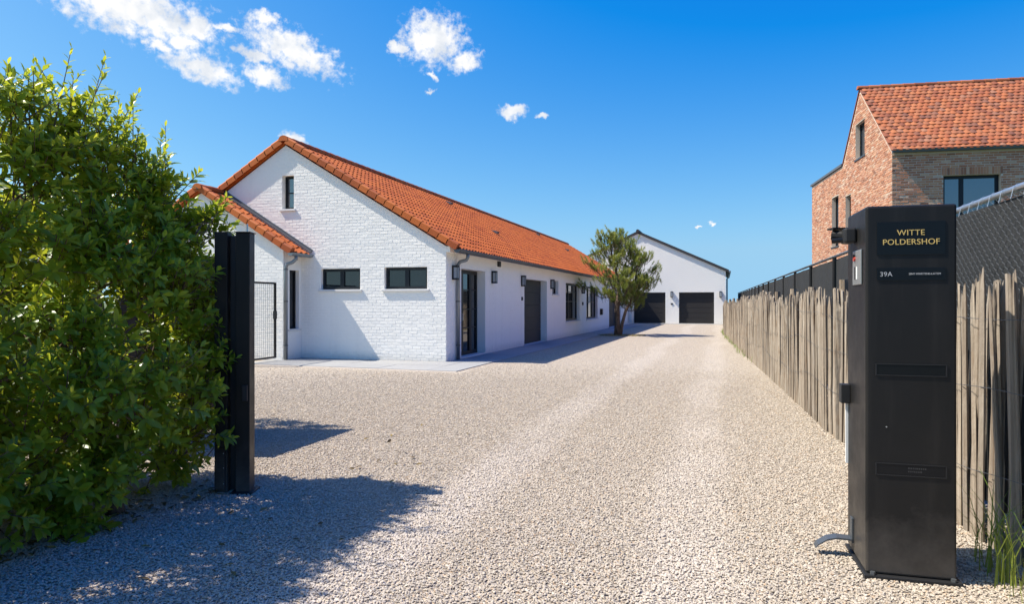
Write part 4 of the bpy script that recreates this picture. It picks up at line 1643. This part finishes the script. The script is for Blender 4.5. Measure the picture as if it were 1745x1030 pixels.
# ------------------------------------------------------------------ mesh garden gate by the wing
def build_mesh_gate():
    A, B = Vector((-10.50, 12.75, 0)), Vector((-10.56, 14.36, 0))
    d = (B - A).normalized()
    t = thing('mesh_gate', A, 'black framed wire mesh garden gate beside the white wing', 'gate')
    L = (B - A).length
    z0, z1 = .07, 1.93
    for s in (.02, L - .02):
        mb = MB(); mb.obox(A + d * s + Vector((0, 0, (z0 + z1) / 2)), d * .025, (.022, 0, 0), (0, 0, (z1 - z0) / 2)); mb.build('stile', 'black_steel', t)
    for z in (z0 + .02, z1 - .02):
        mb = MB(); mb.obox(A + d * L / 2 + Vector((0, 0, z)), d * (L / 2 - .046), (.02, 0, 0), (0, 0, .022)); mb.build('rail', 'black_steel', t)
    m = MB()
    s = .08
    while s < L - .05:
        p = A + d * s
        m.tube([p + Vector((0, 0, z0 + .04)), p + Vector((0, 0, z1 - .04))], .0030, 4)
        s += .075
    z = z0 + .1
    while z < z1 - .05:
        m.tube([A + d * .05 + Vector((.004, 0, z)), B - d * .05 + Vector((.004, 0, z))], .0030, 4)
        z += .05
    m.build('wire_mesh', 'zinc_dark', t, kind='stuff')
    mb = MB(); mb.obox(A + d * (L - .02) + Vector((0, 0, 1.13)), d * .03, (.035, 0, 0), (0, 0, .10)); k = mb.build('lock_box', 'black_rough', t)
    mb = MB(); mb.tube([A + d * (L - .03) + Vector((.035, 0, 1.14)), A + d * (L - .03) + Vector((.07, 0, 1.14)), A + d * (L - .16) + Vector((.07, 0, 1.14))], .009, 8); mb.build('handle', 'black_rough', k)


build_mesh_gate()


# ------------------------------------------------------------------ foliage
LEAF_V = np.array([(0, 0, 0), (-.12, .22, .035), (0, .22, .0), (.12, .22, .035), (-.20, .52, .05), (0, .52, .01), (.20, .52, .05),
                   (-.125, .8, .02), (0, .8, -.015), (.125, .8, .02), (0, 1.0, -.075)])
LEAF_T = np.array([(0, 2, 1), (0, 3, 2), (7, 8, 10), (8, 9, 10)])
LEAF_Q = np.array([(1, 2, 5, 4), (2, 3, 6, 5), (4, 5, 8, 7), (5, 6, 9, 8)])


def norm(a):
    return a / np.maximum(np.linalg.norm(a, axis=-1, keepdims=True), 1e-9)


def shoots_to_leaves(base, dirs, length, nl, size, tone_lo, tone_hi, rg):
    """leaves spiralling along straight shoots; returns pos, dir, up, size, tone"""
    P, Dr, Sz, To, Up = [], [], [], [], []
    for b, d, L, n, sz, lo, hi in zip(base, dirs, length, nl, size, tone_lo, tone_hi):
        x = np.cross(d, [.3, .2, 1]); x /= np.linalg.norm(x) + 1e-9
        y = np.cross(d, x)
        ph = rg.uniform(0, 6.28)
        for k in range(n):
            t = (k + .5) / n
            a = ph + k * 2.4
            out = x * math.cos(a) + y * math.sin(a)
            open_ = .95 - .62 * t ** 2
            q = out * open_ + d * (1.0 - open_ * .62) + np.array([0, 0, -.18 * (1 - t)]) + rg.normal(0, .14, 3)
            P.append(b + d * L * (.12 + .88 * t))
            Dr.append(q)
            Up.append(d + np.array([0, 0, .5]))
            Sz.append(sz * (1.05 - .45 * max(0, t - .6) / .4) * rg.uniform(.75, 1.15))
            To.append(lo + (hi - lo) * t ** 1.6 + rg.normal(0, .07))
    return np.array(P), np.array(Dr), np.array(Up), np.array(Sz), np.clip(np.array(To), 0, 1)


def leaf_frames(D, Up):
    D = norm(D)
    x = norm(np.cross(D, Up))
    z = np.cross(x, D)
    return np.stack([x, D, z], axis=2)


def build_hedge():
    rg = np.random.default_rng(42)
    r = random.Random(42)
    root = thing('laurel_hedge', (-4.4, 3.4, 0), 'tall leafy green hedge filling the left edge beside the gate post', 'hedge')

    def surf_x(y, z):
        """right face of the hedge"""
        lump = .22 * mnoise.noise(Vector((y * 1.25, z * 1.25, 3.1))) + .12 * mnoise.noise(Vector((y * 2.9, z * 2.9, 9.1)))
        x = -3.64 + lump + .14 * math.exp(-((y - 3.95) / .45) ** 2 - ((z - 1.1) / .7) ** 2)
        if z < .45: x -= .28 * ((.45 - z) / .45) ** 1.5
        if z > .8: x -= .46 * ((z - .8) / 1.9) ** 1.15
        if y > 3.9: x -= .35 * ((y - 3.9) / .6) ** 2
        return x

    def top_z(x, y):
        return 2.82 + .12 * max(0, min(1, 3.4 - y)) + .20 * mnoise.noise(Vector((x * 1.3, y * 1.5, 7.7))) + .10 * mnoise.noise(Vector((x * 3.3, y * 3.1, 1.2)))
    base, dirs, length, nl, size, lo, hi = [], [], [], [], [], [], []

    def add(p, d, L, n, sz, a, b):
        base.append(np.array(p)); d = np.array(d); dirs.append(d / np.linalg.norm(d))
        length.append(L); nl.append(n); size.append(sz); lo.append(a); hi.append(b)
    # right face: branch clusters that fan out, with dark gaps between them
    for _ in range(176):
        y, z = r.uniform(1.2, 4.45), r.uniform(.12, 2.72)
        if y > 3.75 and z > 2.5 - (y - 3.75) * .5: z = r.uniform(.12, 2.1)
        c = Vector((surf_x(y, z) - .22 + r.uniform(-.10, .14), y, z))
        warm = (.68 + .5 * max(0, min(1, (z - .5) / 1.7))) * r.uniform(.55, 1.12)  # tone rises with height: sunlit upper hedge painted into the leaves, varied per cluster
        spread = r.uniform(.13, .21)
        for _k in range(r.randint(8, 12)):
            o_ = Vector((r.gauss(.35, .6), r.gauss(-.15, .9), r.gauss(.35, .75))).normalized()
            b = c + o_ * spread * r.uniform(.25, 1.0)
            d = o_ * .9 + Vector((.55, -.12, .55)) + Vector((r.gauss(0, .2), r.gauss(0, .2), r.gauss(0, .2)))
            if z < .5: d.z -= .3
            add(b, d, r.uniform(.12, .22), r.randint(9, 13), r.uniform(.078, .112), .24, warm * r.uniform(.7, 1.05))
    for _ in range(260):
        y, z = r.uniform(1.2, 4.5), r.uniform(.10, 2.5)
        if y > 3.75 and z > 2.4 - (y - 3.75) * .5: z = r.uniform(.1, 2.0)
        add((surf_x(y, z) - .30 - r.random() * .2, y, z), Vector((.7, -.1, .5)) + Vector((r.gauss(0, .5), r.gauss(0, .5), r.gauss(0, .4))),
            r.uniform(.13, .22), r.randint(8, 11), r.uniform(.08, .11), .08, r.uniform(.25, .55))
    # end face towards the drive (y ~ 4.5) and top
    for _ in range(260):
        z = r.uniform(.3, 2.15)
        x = r.uniform(-4.5, -3.75)
        y = 4.42 - .12 * r.random() + .10 * mnoise.noise(Vector((x * 2, z * 2, 0)))
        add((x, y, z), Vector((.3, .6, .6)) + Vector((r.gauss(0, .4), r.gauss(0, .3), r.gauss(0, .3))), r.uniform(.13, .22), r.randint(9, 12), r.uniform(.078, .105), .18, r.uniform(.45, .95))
    for _ in range(300):
        y, x = r.uniform(1.2, 4.55), r.uniform(-4.6, -3.75)
        z = top_z(x, y) - .15 - r.random() ** 1.5 * .35
        xs = surf_x(y, z)
        if x > xs - .05: x = xs - r.uniform(.05, .3)
        if y > 3.75: z -= (y - 3.75) * .5
        L = r.uniform(.16, .30) if r.random() < .7 else r.uniform(.34, .52)
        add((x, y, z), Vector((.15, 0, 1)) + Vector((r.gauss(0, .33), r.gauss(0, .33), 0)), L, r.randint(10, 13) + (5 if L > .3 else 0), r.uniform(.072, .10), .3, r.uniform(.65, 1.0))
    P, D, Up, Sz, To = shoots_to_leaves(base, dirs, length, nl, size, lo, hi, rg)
    # leaves deep inside, toned dark to paint in the hedge's inner shade
    n_in = 1500
    yi = rg.uniform(1.0, 4.45, n_in); zi = .05 + 1.1 * rg.random(n_in)
    xi = np.array([surf_x(a, b) for a, b in zip(yi, zi)]) - .28 - rg.random(n_in) ** 1.2 * .75
    P = np.concatenate([P, np.stack([xi, yi, zi], 1)])
    D = np.concatenate([D, rg.normal(0, 1, (n_in, 3)) + np.array([.4, 0, .1])])
    Up = np.concatenate([Up, rg.normal(0, .5, (n_in, 3)) + np.array([0, 0, 1])])
    Sz = np.concatenate([Sz, rg.uniform(.09, .13, n_in)])
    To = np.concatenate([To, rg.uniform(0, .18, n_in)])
    n_bk = 15000  # back layer closing the gaps, shade painted in as dark leaf tone
    bk = np.stack([rg.uniform(-5.6, -4.9, n_bk), rg.uniform(1.0, 4.4, n_bk), rg.uniform(.0, 2.35, n_bk)], 1)
    P = np.concatenate([P, bk]); D = np.concatenate([D, rg.normal(0, 1, (n_bk, 3))]); Up = np.concatenate([Up, rg.normal(0, 1, (n_bk, 3)) + np.array([.5, 0, .3])])
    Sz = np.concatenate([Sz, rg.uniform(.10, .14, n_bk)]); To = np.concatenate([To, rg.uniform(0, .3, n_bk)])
    F = leaf_frames(D, Up)
    # the 300 leaves that show largest, as single leaves
    cs, sn = math.cos(R(17.22)), math.sin(R(17.22))
    dep = -sn * P[:, 0] + cs * P[:, 1]
    cx = (cs * P[:, 0] + sn * P[:, 1]) / np.maximum(dep, .1)
    outer = np.array([p[0] > surf_x(p[1], p[2]) - .06 for p in P])
    score = np.where((dep > 1) & (np.abs(cx) < .74) & outer, Sz / np.maximum(dep, .1), -1)
    order = np.argsort(-score)
    ind = order[:300]
    keep = np.ones(len(P), bool); keep[ind] = False
    fol = None
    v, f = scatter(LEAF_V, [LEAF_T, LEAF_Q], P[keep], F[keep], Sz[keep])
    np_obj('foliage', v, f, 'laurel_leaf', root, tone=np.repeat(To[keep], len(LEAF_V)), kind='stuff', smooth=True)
    meshes = {}
    for q in range(10):
        mb = MB(); mb.add(LEAF_V, [tuple(x) for x in LEAF_T] + [tuple(x) for x in LEAF_Q])
        me = mb.mesh('leaf', 'laurel_leaf', smooth=True)
        a = me.attributes.new('tone', 'FLOAT', 'POINT')
        a.data.foreach_set('value', np.full(len(LEAF_V), (q + .5) / 10, dtype=np.float32))
        meshes[q] = me
    off = Matrix.Translation(-ROOT[root.name])
    for i in ind:
        o = bpy.data.objects.new('leaf', meshes[int(min(9, To[i] * 10))])
        o.parent = root
        o.matrix_basis = off @ Matrix.Translation(Vector(P[i])) @ Matrix(F[i].tolist()).to_4x4() @ Matrix.Scale(float(Sz[i]), 4)
        COL.objects.link(o)
    # twigs of the shoots
    m = MB()
    for b, d, L in zip(base, dirs, length):
        m.tube([b - d * .12, b + d * L * .95], [.0045, .002], 4, cap=False)
    m.build('twigs', 'bark', root, kind='stuff')
    # trunks and limbs
    for (x, y) in ((-3.98, 3.66), (-4.4, 2.7), (-4.4, 1.8), (-4.5, 4.0)):
        m = MB()
        pts = [Vector((x, y, -.05))]
        for k in range(6):
            pts.append(pts[-1] + Vector((r.uniform(-.16, .02), r.uniform(-.1, .1), .36)))
        m.tube(pts, [.062, .05, .044, .036, .028, .02, .012], 9)
        tr = m.build('trunk', 'bark', root, smooth=True)
        for k in range(7):
            a = pts[1 + k % 5]
            m = MB()
            dd = Vector((r.uniform(-.3, .2), r.uniform(-.6, .6), r.uniform(.3, .8)))
            m.tube([a, a + dd * .4, a + dd * .75 + Vector((0, 0, .1))], [.022, .015, .007], 6)
            m.build('limb', 'bark', tr, smooth=True)


build_hedge()


def build_back_shrub():
    rg = np.random.default_rng(77)
    r = random.Random(77)
    root = thing('laurel_shrub', (-6.4, 6.0, 0), 'leafy green shrub behind the open gate leaf, mostly hidden by the hedge', 'shrub')
    base, dirs, length, nl, size, lo, hi = [], [], [], [], [], [], []
    for _ in range(650):
        u = np.array([r.gauss(0, 1), r.gauss(0, 1), r.gauss(0, 1)]); u /= np.linalg.norm(u)
        k = r.uniform(.72, 1.0) * (1 + .15 * mnoise.noise(Vector(u) * 2.3))
        p = np.array([-6.45, 5.85, 1.5]) + u * np.array([.9, .95, 1.3]) * k
        if p[2] < .15: continue
        base.append(p); d = u + np.array([0, 0, .5]) + rg.normal(0, .3, 3); dirs.append(d / np.linalg.norm(d))
        length.append(r.uniform(.14, .25)); nl.append(r.randint(9, 12)); size.append(r.uniform(.07, .095)); lo.append(.1); hi.append(r.uniform(.4, .9))
    P, D, Up, Sz, To = shoots_to_leaves(base, dirs, length, nl, size, lo, hi, rg)
    F = leaf_frames(D, Up)
    v, f = scatter(LEAF_V, [LEAF_T, LEAF_Q], P, F, Sz)
    np_obj('crown', v, f, 'laurel_leaf', root, tone=np.repeat(To, len(LEAF_V)), kind='stuff', smooth=True)
    m = MB(); m.tube([(-6.5, 5.8, -.05), (-6.45, 5.8, .9), (-6.5, 5.75, 1.8)], [.06, .05, .02], 8); m.build('trunk', 'bark', root, smooth=True)


build_back_shrub()


def build_pine():
    rg = np.random.default_rng(5)
    r = random.Random(5)
    B = Vector((-4.62, 31.0, gz(31)))
    root = thing('pine_tree', B, 'small bushy pine tree with twin stems beside the driveway', 'tree')
    # two stems
    stems = []
    for (pts, rad) in (([(0, 0, -.1), (.02, 0, .6), (.0, .05, 1.3), (.1, .05, 2.0), (-.05, 0, 2.9), (-.25, 0, 3.75), (-.3, 0, 4.2)], [.15, .12, .11, .085, .06, .035, .012]),
                       ([(.12, .05, -.1), (.22, .05, .5), (.38, .1, 1.1), (.62, .1, 1.55), (.80, .1, 2.2), (.86, .1, 3.0), (.8, .1, 3.75)], [.09, .075, .065, .055, .045, .03, .01])):
        P = [B + Vector(p) for p in pts]
        m = MB(); m.tube(P, rad, 10)
        st = m.build('trunk', 'bark', root, smooth=True)
        stems.append((P, rad, st))
    tufts, tdir, tton, tsz = [], [], [], []

    def along(P, t):
        t *= len(P) - 1
        i = min(int(t), len(P) - 2)
        return P[i].lerp(P[i + 1], t - i)
    for si, (P, rad, st) in enumerate(stems):
        nb = 30 if si == 0 else 21
        for k in range(nb):
            t = .33 + .66 * (k + r.random()) / nb
            a = along(P, t)
            az = k * 2.4 + r.uniform(-.5, .5)
            z = a.z - B.z
            reach = (2.1 if si == 0 else 1.3) * (1.0 - .62 * max(0, (z - 1.5) / 2.6)) * r.uniform(.6, 1.08)
            if z < 1.5: reach *= .72
            d = Vector((math.cos(az), math.sin(az), r.uniform(-.05, .3) + .3 * max(0, z - 2.5)))
            d.normalize()
            e = a + d * reach + Vector((0, 0, .25 * reach))
            mid = a + d * reach * .5 + Vector((0, 0, -.05))
            m = MB(); m.tube([a, mid, e], [.028 * (1.2 - t), .018, .008], 5)
            m.build('branch', 'bark', st, smooth=True)
            nt = int(12 + reach * 17)
            for q in range(nt):
                f = r.uniform(.62, 1.06) if r.random() < .8 else r.uniform(.3, .7)
                p = (a.lerp(mid, f * 2) if f < .5 else mid.lerp(e, f * 2 - 1)) + Vector((r.gauss(0, .13), r.gauss(0, .13), r.gauss(.05, .07)))
                dd = (d * .5 + Vector((r.gauss(0, .45), r.gauss(0, .45), .9 + r.random() * .3)))
                tufts.append(p); tdir.append(dd); tsz.append(r.uniform(.8, 1.25))
                tton.append(min(1, max(0, .18 + .5 * f + r.gauss(0, .2))))
        # leader shoots
        for q in range(9):
            tufts.append(P[-1] + Vector((r.gauss(0, .07), r.gauss(0, .07), -.5 + q * .075))); tdir.append(Vector((r.gauss(0, .2), r.gauss(0, .2), 1))); tsz.append(1.1); tton.append(.7)
    # needles: each tuft a bottle brush along a short twig
    n_need = 60
    NV = np.array([(-.5, 0, 0), (.5, 0, 0), (.35, .6, .02), (-.35, .6, .02), (0, 1, -.01)])
    T = len(tufts)
    tp = np.array([tuple(p) for p in tufts]); td = norm(np.array([tuple(d) for d in tdir]))
    pos = np.repeat(tp, n_need, 0); dr = np.repeat(td, n_need, 0)
    tt = rg.random(T * n_need)
    sz = np.repeat(np.array(tsz), n_need)
    pos = pos + dr * (tt * .20 * sz)[:, None]
    out = norm(rg.normal(0, 1, (T * n_need, 3)))
    nd = norm(dr * (.55 + .6 * tt)[:, None] + out * .8)
    Fm = leaf_frames(nd, out + .01)
    ln = rg.uniform(.085, .14, T * n_need) * sz
    scale = np.stack([np.full(T * n_need, .0095), ln, ln], 1)
    v, f = scatter(NV, [np.array([(0, 1, 2, 3)]), np.array([(3, 2, 4)])], pos, Fm, scale)
    ton = np.clip(np.repeat(np.array(tton), n_need) + rg.normal(0, .1, T * n_need), 0, 1)
    np_obj('crown', v, f, 'pine_needle', root, tone=np.repeat(ton, 5), kind='stuff')
    m = MB()
    for p, d, s_ in zip(tufts, tdir, tsz):
        d = d.normalized()
        m.tube([p - d * .15, p + d * .16 * s_], [.007, .004], 4, cap=False)
    m.build('twigs', 'bark', root, kind='stuff')


build_pine()


def build_grass():
    rg = np.random.default_rng(9)
    BV = np.array([(-.5, 0, 0), (.5, 0, 0), (.42, .35, .05), (-.42, .35, .05), (.3, .7, -.02), (-.3, .7, -.02), (0, 1, -.2)])
    BQ = np.array([(0, 1, 2, 3), (3, 2, 4, 5)])
    BT = np.array([(5, 4, 6)])

    def blades(name, label, pts, length, width, lean, tone, seed, mat='grass_blade'):
        q = np.random.default_rng(seed)
        n = len(pts)
        az = q.uniform(0, 6.28, n)
        ln = q.uniform(.45, 1.0, n) * length
        le = q.uniform(.1, 1, n) * lean
        d = np.stack([np.cos(az) * le, np.sin(az) * le, np.ones(n)], 1)
        up = np.stack([-np.cos(az), -np.sin(az), np.full(n, .3)], 1)
        Fm = leaf_frames(d, up)
        sc_ = np.stack([np.full(n, width) * q.uniform(.7, 1.2, n), ln, ln * 1.6], 1)
        v, f = scatter(BV, [BQ, BT], pts, Fm, sc_)
        o = np_obj(name, v, f, mat, None, tone=np.repeat(np.clip(q.normal(tone, .2, n), 0, 1), 7), kind='stuff')
        tag(o, label, 'grass')
    p = np.stack([rg.normal(1.41, .05, 80), rg.normal(4.05, .22, 80), np.zeros(80)], 1)
    blades('grass_tuft', 'long green grass blades growing between the pillar and the palings', p, .62, .0075, .55, .78, 1)
    n = 240
    t = rg.random(n)
    y = 17 + t ** .8 * 22
    x = np.array([path_pt(v - 2.4)[0].x for v in y]) - .05 - np.abs(rg.normal(0, .05, n))
    z = np.array([gz(v) for v in y])
    blades('fence_grass', 'thin strip of grass at the foot of the far palings', np.stack([x, y, z], 1), .20, .010, .6, .6, 2)
    n = 1500
    a = rg.uniform(0, 6.28, n); rr = np.sqrt(rg.random(n)) * 1.0
    p = np.stack([-4.4 + np.cos(a) * rr * 1.1, 30.9 + np.sin(a) * rr * .8, np.full(n, gz(31) - .01)], 1)
    blades('pine_foot_grass', 'dry grass patch round the foot of the pine', p, .09, .012, .8, .6, 3, 'dry_grass')
    # litter under the hedge
    n = 320
    y = rg.uniform(2.4, 4.6, n); x = -3.95 + .12 * (y - 3) - np.abs(rg.normal(0, .22, n)) + .18
    y[260:] = rg.uniform(2.8, 7.5, 60); x[260:] = -3.6 + np.abs(rg.normal(0, 1.0, 60))
    D = rg.normal(0, 1, (n, 3)); D[:, 2] *= .15
    U = rg.normal(0, .25, (n, 3)) + np.array([0, 0, 1])
    v, f = scatter(LEAF_V, [LEAF_T, LEAF_Q], np.stack([x, y, np.full(n, .014)], 1), leaf_frames(D, U), rg.uniform(.04, .075, n))
    o = np_obj('leaf_litter', v, f, 'litter', None, tone=np.repeat(rg.random(n), len(LEAF_V)), kind='stuff')
    tag(o, 'dry fallen leaves on the gravel along the hedge foot', 'leaves')


build_grass()
